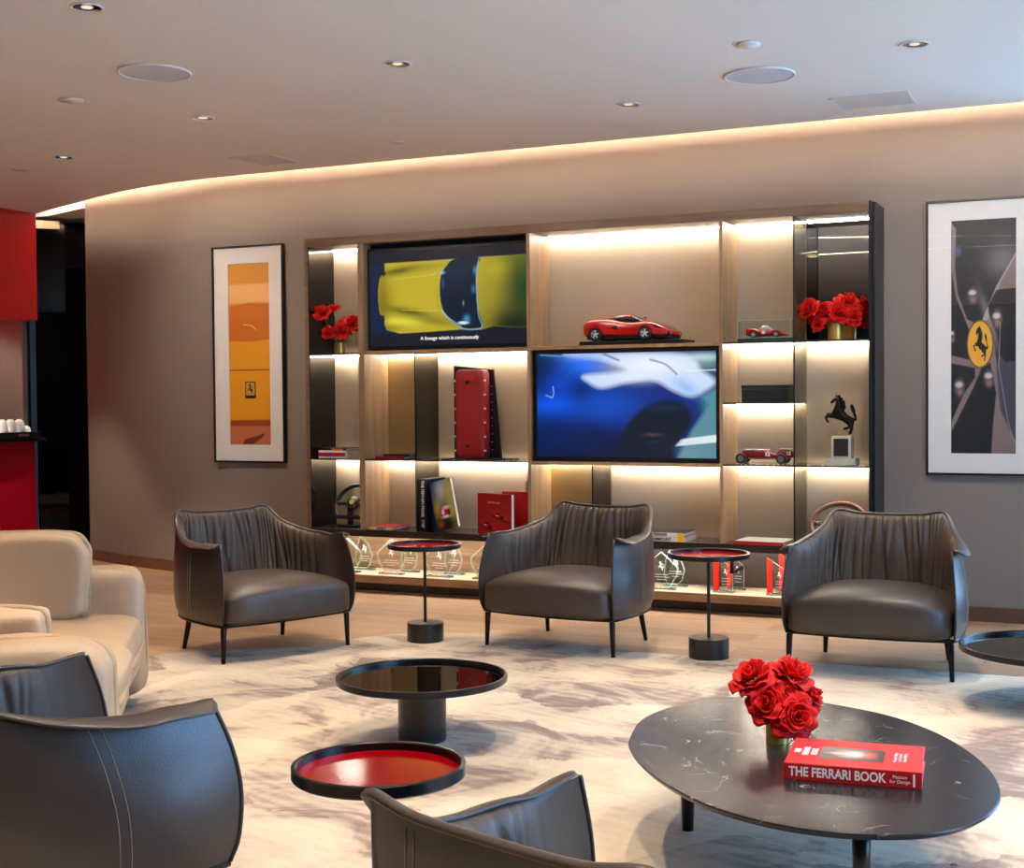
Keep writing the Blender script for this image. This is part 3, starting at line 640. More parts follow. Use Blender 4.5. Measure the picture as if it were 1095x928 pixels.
# local frame: x = along the front (near to far), -y = facing direction
rz = math.atan2(ax.y, ax.x); Ls = (ff-nf).length
t = thing('leather_sofa', 'cream leather sofa with puffy piped cushions at the left, behind the near armchair', 'sofa', (nf.x, nf.y, RUGZ), rz)
def pil(name, c, h, seam='z', e=.5, n=0, par=t, puff=0, fn=None):
    def f2(p):
        q = Vector(((p.x-c[0])/h[0], (p.y-c[1])/h[1], (p.z-c[2])/h[2]))
        w = .004*math.sin(9*q.x+3*q.z+n)+.004*math.sin(11*q.z+5*q.y+2*n)+.006*math.sin(6*q.y+4*q.x)
        return p+Vector((w*q.x, w*q.y, w*q.z)) if not fn else fn(p+Vector((w*q.x, w*q.y, w*q.z)))
    o = obj(name, MB().sq(c, h, e*.8, .26, 64, 30, f2), CREAMLEATH, par, True)
    pts = []
    for k in range(60):
        a = 2*PI*k/60; f = lambda w: math.copysign(abs(w)**.28, w); u, v = f(math.cos(a)), f(math.sin(a))
        w = .003*math.sin(k*1.9)
        if seam == 'z': p = Vector((c[0]+h[0]*u*1.0, c[1]+h[1]*v, c[2]+w))
        elif seam == 'x': p = Vector((c[0]+w, c[1]+h[1]*u*.99, c[2]+h[2]*v*.99))
        else: p = Vector((c[0]+h[0]*u*.99, c[1]+w, c[2]+h[2]*v*.99))
        if fn: p = fn(p)
        pts.append(p)
    obj('piping', MB().tube(pts, .012, 8, closed=True), CREAMPIPE, o, True); return o
obj('base', MB().box(.03, .06, .03, Ls-.03, .92, .20), mat('sofa_plinth_fabric', hexc(150, 126, 100), .8), t, bevel=.02)
pil('seat_cushion', (Ls*.27+.06, .40, .30), (Ls*.25, .42, .13), 'z', .5, 1)
pil('seat_cushion', (Ls*.73-.06, .40, .30), (Ls*.25, .42, .13), 'z', .5, 2)
lean = lambda p: Vector((p.x, p.y+.18*(p.z-.42), p.z))
pil('arm', (.02, .48, .295), (.13, .50, .265), 'x', .3, 3)
pil('arm', (Ls-.02, .48, .31), (.13, .50, .28), 'x', .3, 4)
pil('back_cushion', (Ls*.28, .86, .50), (Ls*.25, .15, .22), 'y', .4, 5, fn=lean)
pil('back_cushion', (Ls*.72, .88, .52), (Ls*.25, .15, .24), 'y', .4, 6, fn=lean)
pil('loose_cushion', (Ls-.30, .60, .585), (.11, .42, .185), 'x', .4, 7)
pil('loose_cushion', (.24, .56, .51), (.09, .36, .12), 'x', .4, 8)
for x in (.08, Ls-.08):
    for y in (.1, .86): obj('foot', MB().lathe([(.02, 0), (.024, .032)], 16, (x, y, 0)), BLACKM, t, True)

# ================================================================== THE CABINET
BY = WY-.012
X0, XA, XAb, XBr, XC, XCr, XD, XE, XF = -5.203, -4.782, -4.738, -3.541, -3.518, -2.290, -2.270, -1.845, -1.420
TOPZ = 2.337; Z1a, Z1b = 1.600, 1.621; Z2a, Z2b = .878, .900; DZ = .425
cab = thing('display_cabinet', 'wide oak display cabinet with lit niches along the back wall', 'cabinet', ((X0+XF)/2, CY, 0))
ox, oy = (X0+XF)/2, CY
def cb(name, m, mb, bev=0, par=None, smooth=False):
    mb.v = [(x-ox, y-oy, z) for x, y, z in mb.v]; return obj(name, mb, m, par or cab, smooth, bev)
cb('top_board', OAKD, MB().box(X0, CY, TOPZ, XF, BY, TOPZ+.055), .001)
cb('side_panel', OAKD, MB().box(X0, CY, 0, X0+.028, BY, TOPZ), .001)
cb('side_panel', BLACKP, MB().box(XF, CY-.0, 0, XF+.012, BY, TOPZ+.06).box(XF+.012, CY+.03, 0, XF+.03, BY, TOPZ+.055), .001)['label'] = 'black end panel'
cb('upright', OAK, MB().box(XA, CY, DZ, XAb, BY, TOPZ), .001)
cb('upright', OAK, MB().box(XBr, CY, DZ, XC, BY, TOPZ), .001)
cb('upright', OAK, MB().box(XCr, CY, DZ, XD, BY, TOPZ), .001)
cb('shelf_board', OAK, MB().box(XAb, CY, Z1a, XBr, BY, Z1b), .001)
cb('shelf_board', OAK, MB().box(XC, CY, Z1a, XCr, BY, Z1b), .001)
cb('shelf_board', OAK, MB().box(XC, CY, Z2a, XCr, BY, Z2b), .001)
# glass shelves: (x0,x1,z)
GS = 0.010
def gshelf(x0, x1, z): 
    cb('glass_shelf', SHELFG, MB().box(x0, CY+.004, z-GS, x1, BY, z)); cb('shelf_edge', BLACKP, MB().box(x0, CY+.0005, z-GS, x1, CY+.004, z))
gshelf(X0+.028, XA, 1.612); gshelf(X0+.028, XA, .899); gshelf(XAb, XBr, .899)
gshelf(XD, XE-.003, 1.620); gshelf(XD, XE-.003, 1.262); gshelf(XD, XE-.003, .897)
gshelf(XE+.004, XF, 1.620); gshelf(XE+.004, XF, .897)
# glass dividers with dark front edge
def gdiv(x, z0, z1, m=SMOKE): cb('glass_divider', m, MB().box(x, CY+.005, z0, x+.008, BY, z1)); cb('divider_edge', BLACKP, MB().box(x-.001, CY, z0, x+.009, CY+.005, z1))
gdiv(-4.354, DZ, Z1a-.0); gdiv(-3.106, DZ, Z2a); gdiv(XE-.004, DZ, TOPZ, glassy('pale_smoked_glass', (.55, .56, .5, 1), .02, .08))
# dark glass side of the left bay
cb('dark_side_glass', mat('black_glass', hexc(24, 20, 17), .08), MB().box(X0+.028, CY+.006, DZ, X0+.034, BY, TOPZ))
# back panels
cb('back_panel', NICHE, MB().box(X0+.03, BY-.004, DZ, XA, BY+.004, TOPZ))
cb('back_panel', NICHE, MB().box(-4.354+.004, BY-.004, DZ, XBr, BY+.004, Z1a)); cb('back_panel', NICHE, MB().box(XAb, BY-.004, DZ, -4.354+.004, BY+.004, .889))
cb('bronze_mirror', BRONZEP, MB().box(XAb, BY-.005, .90, -4.354, BY+.004, Z1a))
cb('back_panel', NICHE, MB().box(XC, BY-.004, Z1b, XCr, BY+.004, TOPZ)); cb('back_panel', NICHE, MB().box(-3.10, BY-.004, DZ, XCr, BY+.004, Z2a))
cb('bronze_mirror', BRONZEP, MB().box(XC, BY-.005, DZ, -3.10, BY+.004, Z2a))
cb('back_panel', NICHE, MB().box(XD, BY-.004, DZ, XE, BY+.004, TOPZ)); cb('back_panel', NICHE, MB().box(XE, BY-.004, DZ, XF, BY+.004, 1.612))
cb('mirror_panel', MIRROR, MB().box(XE+.004, BY-.006, 1.62, XF, BY+.004, TOPZ))
# light strips under each shelf at the back
def led(x0, x1, z, y=None):
    y = y or BY-.030
    cb('light_strip', LED, MB().box(x0+.004, y-.007, z-.005, x1-.004, y+.007, z-.001))
for x0, x1, z in ((X0+.034, XA, TOPZ), (X0+.034, XA, 1.602), (X0+.034, XA, .889), (XAb, -4.356, Z1a), (-4.344, XBr, Z1a), (XAb, -4.356, .889), (-4.344, XBr, .889),
                  (XC, XCr, TOPZ), (XC, -3.108, Z2a), (-3.096, XCr, Z2a), (XD, XE-.006, TOPZ), (XD, XE-.006, 1.610), (XD, XE-.006, 1.252), (XD, XE-.006, .887), (XE+.006, XF, TOPZ), (XE+.006, XF, 1.610), (XE+.006, XF, .887)):
    led(x0, x1, z)
# desk board, platform and plinth
cb('desk_board', DESK, MB().box(X0+.028, CY-.01, DZ-.028, XF, BY, DZ).box(X0+.028, CY-.01, DZ-.046, XF, CY+.006, DZ-.028), .002)
cb('lower_back_panel', OAKH, MB().box(X0+.03, BY-.006, .13, -3.0, BY+.004, DZ-.028))
cb('lower_back_panel', mat('dark_lower_back', hexc(60, 50, 42), .5), MB().box(-3.0, BY-.006, .13, XF, BY+.004, DZ-.028))
cb('platform', OAKH, MB().box(X0+.028, CY-.02, .072, XF, BY, .122), .001)
cb('platform_top', mat('pale_platform_top', hexc(214, 190, 158), .5), MB().box(X0+.028, CY-.018, .122, XF, BY, .126))
cb('plinth', mat('dark_plinth', hexc(38, 28, 22), .5), MB().box(X0+.02, CY+.03, 0, XF+.01, BY, .072))
cb('plinth_edge', wood('plinth_wood', hexc(96, 70, 50), hexc(116, 86, 62), (.6, 6, 6)), MB().box(X0+.02, CY+.005, 0, XF+.01, CY+.03, .014))
cb('light_strip', LEDP, MB().box(X0+.05, CY+.012, DZ-.036, XF-.02, CY+.026, DZ-.029))
for x in (-2.95, -2.24, -1.86): cb('desk_bracket', BLACKM, MB().box(x, CY+.03, .25, x+.02, CY+.05, DZ-.028).box(x-.0, CY+.03, .245, x+.02, BY-.02, .262))

# screens --------------------------------------------------------------
def screen(name, x0, x1, z0, z1, bz, lb, y, pt_fn, estr, inset):
    t = thing(name, lb, 'television', ((x0+x1)/2, y, z0)); cx = (x0+x1)/2
    W_, H_ = x1-x0, z1-z0
    obj('housing', MB().box(-W_/2, 0, 0, W_/2, .04, H_), BLACKP, t, bevel=.002)
    w, h = W_-2*bz[0], H_-bz[1]-bz[2]; p = pt_fn(w, h)
    p.build('screen', vcol(name+'_picture', estr), t, Matrix.Translation((-W_/2+bz[0], -.0012, bz[1])) @ Matrix.Rotation(PI/2, 4, 'X'))
    return t, w, h, W_
def yellow(w, h):
    p = Paint(w, h, 300, 165, (28, 28, 40)); S = lambda pts: [((x-40)/1012*w, (h*(1-(y-d)/ (625.)))) for x, y, d in pts]
    def T(x, y):        # zoomed photo pixel -> picture plane (the screen is seen at an angle, so undo the slope)
        top = 82-(x-40)*.052; bot = 712-(x-40)*.018
        return ((x-40)/1012*w, h*(1-(y-top)/(bot-top)))
    P = lambda L: [T(x, y) for x, y in L]
    p.poly(P([(40, 158), (1052, 103), (1052, 600), (40, 632)]), (22, 36, 66), .006)
    p.blob(*T(900, 560), .3, .08, (16, 22, 30), .9)
    body = P([(140, 155), (590, 130), (760, 118), (1052, 104), (1052, 590), (840, 580), (770, 602), (640, 600), (420, 615), (240, 624), (150, 600), (135, 560), (138, 520), (105, 490), (95, 420), (94, 330), (105, 255), (125, 230), (140, 205)])
    p.poly(body, (190, 172, 46), .006)
    inb = np.clip(.5-sdist(body, p.U, p.V)/.006, 0, 1)
    def bl(x, y, rx, ry, c, a, rot=0):
        X, Y = T(x, y); cs, sn = math.cos(rot), math.sin(rot); A = (p.U-X)*cs+(p.V-Y)*sn; B = -(p.U-X)*sn+(p.V-Y)*cs
        p.mask(np.exp(-((A/rx)**2+(B/ry)**2))*inb, c, a)
    k = w/1012
    bl(240, 205, 150*k, 22*k, (60, 66, 24), .85, .12); bl(420, 185, 130*k, 20*k, (150, 140, 40), .6, .1)
    bl(150, 400, 60*k, 120*k, (150, 128, 30), .6); bl(300, 480, 170*k, 22*k, (74, 70, 20), .85, -.18); bl(430, 540, 160*k, 22*k, (96, 92, 24), .75, -.14)
    bl(240, 545, 150*k, 24*k, (232, 224, 70), .8, -.06); bl(380, 330, 120*k, 60*k, (196, 170, 44), .5); bl(160, 590, 90*k, 22*k, (110, 110, 30), .6)
    bl(1030, 330, 190*k, 380*k, (34, 66, 30), 1); bl(980, 570, 240*k, 110*k, (14, 34, 22), 1); bl(120, 400, 40*k, 200*k, (120, 100, 20), .7); bl(800, 350, 50*k, 200*k, (150, 136, 36), .5); bl(860, 200, 70*k, 50*k, (190, 176, 40), .5)
    p.line(P([(200, 262), (470, 232), (482, 235)]), .0012, (232, 216, 90)); p.line(P([(250, 468), (490, 474)]), .0012, (238, 222, 90)); p.line(P([(478, 235), (484, 340), (492, 470)]), .001, (130, 112, 24))
    gl = P([(600, 130), (760, 120), (740, 190), (738, 340), (752, 480), (775, 575), (720, 595), (660, 592), (600, 560), (540, 500), (512, 430), (503, 330), (512, 240), (545, 180)])
    p.poly(gl, (12, 30, 52), .006, 1, 60); p.blob(*T(620, 220), 60*k, 60*k, (20, 44, 72), .6); p.blob(*T(640, 420), 80*k, 80*k, (10, 22, 36), .7)
    p.line([tuple(v) for v in catmull(P([(505, 470), (560, 530), (640, 590), (700, 602), (772, 588), (750, 500), (740, 340), (742, 200), (758, 125)]), 60)], .0028, (120, 170, 210)); p.line(P([(514, 470), (560, 522), (640, 580)]), .001, (225, 240, 250))
    p.blob(*T(655, 556), 34*k, 9*k, (230, 245, 250), 1, 2).blob(*T(520, 220), 16*k, 8*k, (130, 205, 240), .9).blob(*T(675, 530), 20*k, 20*k, (60, 160, 200), .8).blob(*T(720, 330), 12*k, 20*k, (60, 130, 190), .7).blob(*T(730, 205), 10*k, 22*k, (80, 150, 200), .7).blob(*T(525, 290), 8*k, 30*k, (50, 100, 150), .6).blob(*T(655, 425), 5*k, 14*k, (150, 180, 90), .7)
    p.poly(P([(118, 225), (135, 205), (150, 220), (130, 245)]), (40, 34, 20), .004); p.poly(P([(108, 498), (135, 505), (134, 525), (118, 520)]), (60, 46, 20), .004)
    return p
def blue(w, h):
    p = Paint(w, h, 300, 170, (8, 40, 120)); k = w/965
    T = lambda x, y: ((x-65)/968*w, h*(1-((y-(64-(x-65)*.020))/(545.+(x-65)*.028)))); P = lambda L: [T(x, y) for x, y in L]
    B = lambda x, y, rx, ry, c, a=1, pw=1, rot=0: p.blob(*T(x, y), rx*k, ry*k, c, a, pw, rot)
    B(100, 150, 120, 120, (6, 26, 58), .95); B(150, 330, 180, 60, (10, 90, 240), .9); B(330, 120, 130, 80, (16, 110, 250), .9); B(200, 220, 90, 60, (10, 70, 200), .8)
    B(450, 330, 200, 90, (10, 80, 200), .8); B(300, 560, 500, 110, (2, 22, 62), 1, 2); B(150, 500, 250, 80, (2, 34, 96), .8); B(310, 250, 60, 60, (6, 40, 110), .8)
    p.poly(P([(840, 90), (1040, 60), (1040, 140), (900, 130)]), (50, 110, 110), .03); B(960, 80, 120, 22, (190, 230, 230), .8); B(900, 110, 60, 14, (20, 80, 50), .8); B(1000, 175, 60, 25, (40, 90, 100), .8)
    p.poly(P([(230, 62), (840, 62), (960, 150), (1030, 215), (920, 285), (820, 260), (700, 200), (560, 215), (430, 243), (350, 210), (335, 175), (560, 150), (420, 95)]), (206, 222, 250), .035, 1, 70)
    B(700, 120, 200, 45, (240, 246, 254), .9); B(620, 180, 120, 30, (228, 238, 254), .8); B(880, 240, 70, 30, (120, 180, 245), .7, 1, -.5); B(350, 80, 120, 20, (130, 170, 250), .6)
    p.line([tuple(v) for v in catmull(P([(690, 92), (760, 112), (800, 140), (830, 170)]), 20)], .0035, (40, 80, 140), .012); p.line(P([(440, 62), (520, 95)]), .004, (30, 60, 90), .015)
    p.line(P([(880, 152), (1035, 147)]), .003, (230, 245, 245), .006); p.line(P([(85, 66), (205, 74)]), .004, (80, 170, 200), .008)
    p.poly(P([(1040, 240), (960, 290), (1000, 330), (900, 480), (820, 640), (1040, 640)]), (90, 140, 155), .03); B(1000, 330, 40, 60, (70, 150, 160), .7)
    p.poly(P([(820, 552), (850, 515), (1040, 490), (1040, 530), (900, 545)]), (220, 235, 240), .008); B(900, 590, 60, 40, (120, 150, 165), .5)
    arch = P([(500, 640), (520, 540), (570, 430), (660, 345), (760, 308), (850, 320), (905, 380), (900, 440), (860, 510), (810, 560), (790, 640)])
    p.poly(arch, (4, 24, 44), .035, 1, 60); B(760, 350, 80, 18, (14, 50, 74), .7); B(700, 492, 40, 8, (110, 70, 80), .6); B(700, 530, 30, 8, (20, 50, 80), .6)
    p.line(P([(155, 235), (160, 270), (152, 296), (115, 282)]), .0022, (150, 200, 240), .004)
    return p
tv1, w, h, W1 = screen('television', -4.730, -3.545, 1.628, 2.300, (.017, .022, .02), 'wall screen showing a yellow classic car from above, in the upper left of the cabinet', CY+.05, yellow, .86, 0)
text('A lineage which is continuously', .034, emis('subtitle_white', (1, 1, 1, 1), 1.1), tv1, frame_mat((.02, -.0022, .068), (1, 0, 0), (0, -1, 0)), 'subtitle')
tv2, w, h, W2 = screen('television', -3.495, -2.296, .906, 1.594, (.018, .024, .022), 'wall screen showing a blurred blue car, in the centre of the cabinet', CY+.012, blue, .86, 0)
cb('screen_backing', mat('dark_recess', hexc(16, 14, 14), .7), MB().box(XAb, CY+.1, Z1b, XBr, CY+.105, TOPZ).box(XC, CY+.06, Z2b, XCr, CY+.065, Z1a))

# ------------------------------------------------------------------ framed pictures
def framed(lb, x0, x1, z0, z1, art, fn):
    t = thing('framed_picture', lb, 'picture', ((x0+x1)/2, WY-.035, z0)); w, h = x1-x0, z1-z0; f = .012
    obj('frame', MB().box(-w/2, 0, 0, -w/2+f, .034, h).box(w/2-f, 0, 0, w/2, .034, h).box(-w/2, 0, 0, w/2, .034, f).box(-w/2, 0, h-f, w/2, .034, h).box(-w/2, .028, 0, w/2, .034, h), BLACKP, t, bevel=.001)
    ax0, ax1, az0, az1 = [art[0]-(x0+x1)/2, art[1]-(x0+x1)/2, art[2]-z0, art[3]-z0]
    obj('mount_board', MB().box(-w/2+f, .012, f, ax0, .028, h-f).box(ax1, .012, f, w/2-f, .028, h-f).box(ax0, .012, f, ax1, .028, az0).box(ax0, .012, az1, ax1, .028, h-f), mat('white_mount', hexc(222, 216, 210), .7), t)
    p = fn(ax1-ax0, az1-az0); p.build('print', vcol('art_print', 0, .5), t, Matrix.Translation((ax0, .020, az0)) @ Matrix.Rotation(PI/2, 4, 'X'))
    obj('picture_glass', MB().add([(-w/2+f, .006, f), (w/2-f, .006, f), (w/2-f, .006, h-f), (-w/2+f, .006, h-f)], [(0, 1, 2, 3)]), glassy('picture_glazing', (1, 1, 1, 1), 0, .0), t, clean=False)
    return t, (ax0, ax1, az0, az1)
def orange(w, h):
    p = Paint(w, h, 80, 300, (222, 150, 20)); Y = lambda y: h*(1-(y-110)/700)
    p.poly([(0, Y(190)), (w, Y(190)), (w, Y(110)), (0, Y(110))], (214, 142, 40), .02); p.poly([(0, Y(262)), (w, Y(262)), (w, Y(190)), (0, Y(190))], (238, 176, 110), .02)
    p.poly([(0, Y(408)), (w*.5, Y(412)), (w, Y(404)), (w, Y(268)), (w*.5, Y(262)), (0, Y(272))], (196, 104, 18), .012); p.blob(w*.5, Y(300), w*.6, .06, (214, 118, 26), .5)
    p.line([(0, Y(521)), (w, Y(521))], .0035, (70, 40, 10), .005); p.poly([(0, Y(715)), (w, Y(712)), (w, Y(740)), (0, Y(740))], (150, 60, 20), .01); p.poly([(0, 0), (w, 0), (w, Y(738)), (0, Y(738))], (190, 110, 66), .01)
    p.poly([(w*.3, Y(808)), (w*.35, Y(790)), (w*.85, Y(765)), (w*.8, Y(780)), (w*.55, Y(808))], (110, 40, 16), .006); p.line([(w*.36, Y(345)), (w*.55, Y(350)), (w*.66, Y(365))], .002, (250, 226, 180), .004)
    return p
q0 = aty(245, 280.8, WY-.02); q1 = aty(289.5, 478, WY-.02)
x0, x1, z0, z1 = -6.211, -5.59, .846, 2.418
tL, (a0, a1, b0, b1) = framed('tall framed print of an orange car bonnet, left of the cabinet', x0, x1, z0, z1, (-6.075, -5.715, .975, 2.29), orange)
bx = a0+(a1-a0)*.51; bz_ = b0+(b1-b0)*(1-(598-110)/700)
obj('badge', MB().box(bx-.046, .0175, bz_-.06, bx+.046, .0195, bz_+.06), BLACKINK, tL); obj('badge_face', MB().box(bx-.038, .0165, bz_-.04, bx+.038, .0178, bz_+.052), mat('badge_yellow', hexc(196, 150, 60), .5), tL)
horse_mark(.075, BLACKINK, tL, frame_mat((bx, .0163, bz_-.03), (1, 0, 0), (0, -1, 0)))
def wheelart(w, h):
    p = Paint(w, h, 130, 420, (18, 20, 26)); Y = lambda y: h*(1-(y-105)/720); X = lambda x: w*(x-110)/200; k = w/200
    P = lambda L: [(X(a), Y(b)) for a, b in L]
    p.blob(X(270), Y(235), 50*k, 50*k, (120, 116, 118), .7)
    p.poly(P([(110, 110), (125, 130), (122, 250), (130, 330), (160, 410), (200, 430), (225, 390), (250, 320), (290, 240), (315, 200), (315, 320), (270, 320), (240, 350), (225, 400), (245, 500), (258, 600), (268, 690), (315, 780), (315, 830), (235, 830), (240, 740), (250, 640), (232, 545), (205, 560), (180, 620), (110, 760), (110, 730), (150, 640), (185, 590), (185, 560), (110, 545), (110, 520), (165, 535), (172, 520), (165, 440), (150, 400), (125, 340), (112, 260)]), (128, 108, 104), .006)
    p.blob(X(230), Y(420), 12*k, 90*k, (150, 130, 120), .7, 1, .3); p.poly(P([(250, 560), (262, 690), (315, 800), (315, 520), (280, 545), (258, 520)]), (66, 66, 78), .01)
    p.poly(P([(200, 430), (235, 400), (262, 300), (315, 210), (315, 200), (250, 310)]), (160, 148, 140), .006)
    p.poly(P([(228, 400), (224, 370), (250, 322), (315, 318), (315, 540), (278, 545), (262, 520), (250, 450)]), (20, 18, 24), .008)
    for x, y, rx, ry in ((178, 338, 17, 28), (253, 412, 16, 34), (137, 622, 17, 34), (228, 595, 17, 32), (114, 462, 9, 22)):
        p.blob(X(x), Y(y), rx*k, ry*k, (86, 76, 76), 1, 3).blob(X(x-2), Y(y-10), rx*k*.7, ry*k*.3, (210, 200, 196), .9, 2).blob(X(x), Y(y+12), rx*k*.5, ry*k*.35, (150, 110, 92), .8, 2)
    p.line(P([(262, 420), (258, 560), (285, 720), (305, 790)]), .0014, (150, 150, 170), .004)
    p.blob(X(130), Y(200), 12*k, 18*k, (60, 110, 150), .5, 2)
    p.blob(X(200), Y(487), 42*k, 80*k, (90, 70, 40), 1, 30); p.blob(X(200), Y(487), 38*k, 74*k, (222, 160, 44), 1, 40)
    return p
tR, (a0, a1, b0, b1) = framed('tall framed print of a dark car wheel with yellow hub, right of the cabinet', -1.150, -.525, .838, 2.408, (-1.013, -.663, .962, 2.29), wheelart)
cx_ = a0+(a1-a0)*(200-110)/200; cz_ = b0+(b1-b0)*(1-(487-105)/720)
horse_mark(.20, BLACKINK, tR, frame_mat((cx_+.002, .0195, cz_-.10), (1, 0, 0), (0, -1, 0)), sx=.48)

# ------------------------------------------------------------------ things on the shelves
def book(lb, x, y, z, w, d, h, rz, cover, spine_text=None, ink=WHITEINK, name='book', group=None, extra=None):
    t = thing(name, lb, 'book', (x, y, z), rz, group); c = min(.0035, h*.18)
    obj('cover', MB().box(-w/2, -d/2, 0, w/2, d/2, c).box(-w/2, -d/2, h-c, w/2, d/2, h).box(-w/2, -d/2, c, w/2, -d/2+.003, h-c), cover, t, bevel=.0008)
    obj('pages', MB().box(-w/2+.003, -d/2+.003, c, w/2-.003, d/2-.004, h-c), PAPER, t)
    if spine_text: text(spine_text, h*.85, ink, t, frame_mat((0, -d/2-.0004, h/2), (1, 0, 0), (0, -1, 0)), 'spine_title', bold=.0008)
    return t
def X_(px, y=CY+.12, py=480): return aty(px, py, y).x
S2 = .8995; S1 = 1.6125
# left bay
book('white and red striped book box, lower of the pair on the left glass shelf', X_(361.5, CY+.12), CY+.16, S2, .215, .24, .052, 0, WHITEP, None)
t = [o for o in C.objects if o.get('label', '').startswith('white and red')][0]
obj('spine_band', MB().box(-.1075, -.1212, .012, .1075, -.1198, .038), REDCOVER, t)
book('thin dark magazine with orange marks on top of the white and red book box', X_(364, CY+.12), CY+.16, S2+.0525, .20, .23, .016, -.03, BLACKP, None)
t = [o for o in C.objects if o.get('label', '').startswith('thin dark magazine')][0]
obj('cover_picture', MB().box(-.02, -.1160, .002, .07, -.1148, .014), mat('orange_print', hexc(226, 120, 30), .4), t)
# steering wheels
def steering(lb, c, R, tilt, rz, rimm, hub, flatb, spoke, emblem):
    t = thing('steering_wheel', lb, 'steering wheel', c, rz); Q = Matrix.Rotation(-tilt, 4, 'X')
    pts = []
    for k in range(64):
        a = 2*PI*k/64; x, z = R*math.cos(a), R*math.sin(a)
        if flatb and z < -.72*R: z = -.72*R-.06*(z+.72*R)*0
        pts.append(Q @ Vector((x, 0, z+R)))
    obj('rim', MB().tube(pts, .0145, 10, closed=True), rimm, t, True)
    ctr = Q @ Vector((0, .0, R))
    m = MB().lathe([(0, -.02), (R*.30, -.018), (R*.36, .0), (R*.33, .02), (0, .026)], 32, M=Matrix.Translation(ctr) @ Q @ Matrix.Rotation(PI/2, 4, 'X'))
    obj('hub', m, hub, t, True)
    for a in (PI, 0, -PI/2):
        m = MB(); e = Q @ Vector((R*.95*math.cos(a), 0, R+R*(.72 if flatb and a < -1 else .95)*math.sin(a))); w = .022 if a != -PI/2 else .03
        m.tube([ctr, (ctr+e)/2, e], [w, w*.6, w*.7], 8, flat=1.0); obj('spoke', m, spoke, t, True)
    obj('emblem', MB().lathe([(0, .026), (.017, .026), (.017, .0285), (0, .0285)], 24, cap=False, M=Matrix.Translation(ctr) @ Q @ Matrix.Rotation(PI/2, 4, 'X')), YELLOWINK if emblem else CHROME, t)
    if emblem: horse_mark(.024, BLACKINK, t, Matrix.Translation(ctr) @ Q @ frame_mat((0, -.0288, -.012), (1, 0, 0), (0, -1, 0)))
    return t
BLK = mat('black_wheel_leather', hexc(34, 34, 38), .4, noise=.1)
st = steering('black sports steering wheel with yellow emblem in the lower left niche', (aty(374, 545, CY+.13).x, CY+.10, DZ+.035), .143, .55, -.05, BLK, BLK, True, mat('grey_spokes', hexc(70, 72, 78), .35, metal=.5), True)
obj('stand', MB().box(-.08, -.01, -.035, .08, .11, -.02).box(-.015, .02, -.03, .015, .05, .10), BLACKP, st, bevel=.003)
for sg in (-1, 1): obj('button', MB().lathe([(0, 0), (.009, 0), (.008, .004), (0, .004)], 14, (0, 0, 0), M=Matrix.Translation((sg*.075, -.03, .115)) @ Matrix.Rotation(PI/2, 4, 'X')), REDCOVER, st)
sw = steering('vintage wooden steering wheel with polished spokes behind the right armchair', (aty(896, 560, CY+.10).x, CY+.045, DZ+.012), .160, .80, .05, mat('walnut_rim', hexc(120, 72, 50), .3), CHROME, False, CHROME, False)
obj('stand', MB().box(-.06, -.0, -.012, .06, .16, -.004).box(-.012, .06, -.01, .012, .08, .12), BLACKP, sw, bevel=.003)
# left bay roses
def bouquet(px, y, z, r, hgt, lbv, blooms, grp, sc_):
    q = aty(px[0], px[1], y); b = Vector((q.x, y, z)); vase((q.x, y, z+.0005), r, hgt, lbv)
    for i, (bx_, by_, rr, dy, lb) in enumerate(blooms):
        p = aty(bx_, by_, y+dy); rose(p, rr, 31+i+int(px[0]), b+Vector((0, 0, hgt*.9)), lb, grp, leaf=i % 2 == 0, tilt=(p-b-Vector((0, 0, .1)))*3+Vector((.05, -.35, .1)))
bouquet((363.5, 370), CY+.13, S1, .040, .075, 'small gold vase on the upper left glass shelf', [(344, 333, .048, -.15, 'rose at the upper left of the left shelf bouquet'), (356, 330, .042, .0, 'rose at the top of the left shelf bouquet, behind its neighbour'), (350, 355, .040, -.13, 'lowest left rose of the left shelf bouquet'), (365, 352, .05, -.06, 'open rose in front of the vase rim in the left shelf bouquet'), (376, 345, .055, .0, 'rose at the right of the left shelf bouquet, against the oak upright')], 'red roses on the upper left shelf', 1)
bouquet((894, 358), CY+.14, 1.6205, .048, .10, 'gold vase on the top right shelf before the mirror', [(864, 329, .05, -.10, 'leftmost rose of the top right shelf bouquet, by the glass divider'), (879, 334, .06, -.04, 'large rose left of centre in the top right shelf bouquet'), (897, 333, .052, -.06, 'lower centre rose above the vase in the top right shelf bouquet'), (908, 322, .058, .0, 'tallest rose in the top right shelf bouquet'), (914, 337, .045, -.05, 'rightmost rose of the top right shelf bouquet'), (874, 345, .038, -.08, 'low drooping rose at the left of the top right shelf bouquet')], 'red roses on the top right shelf', 1)

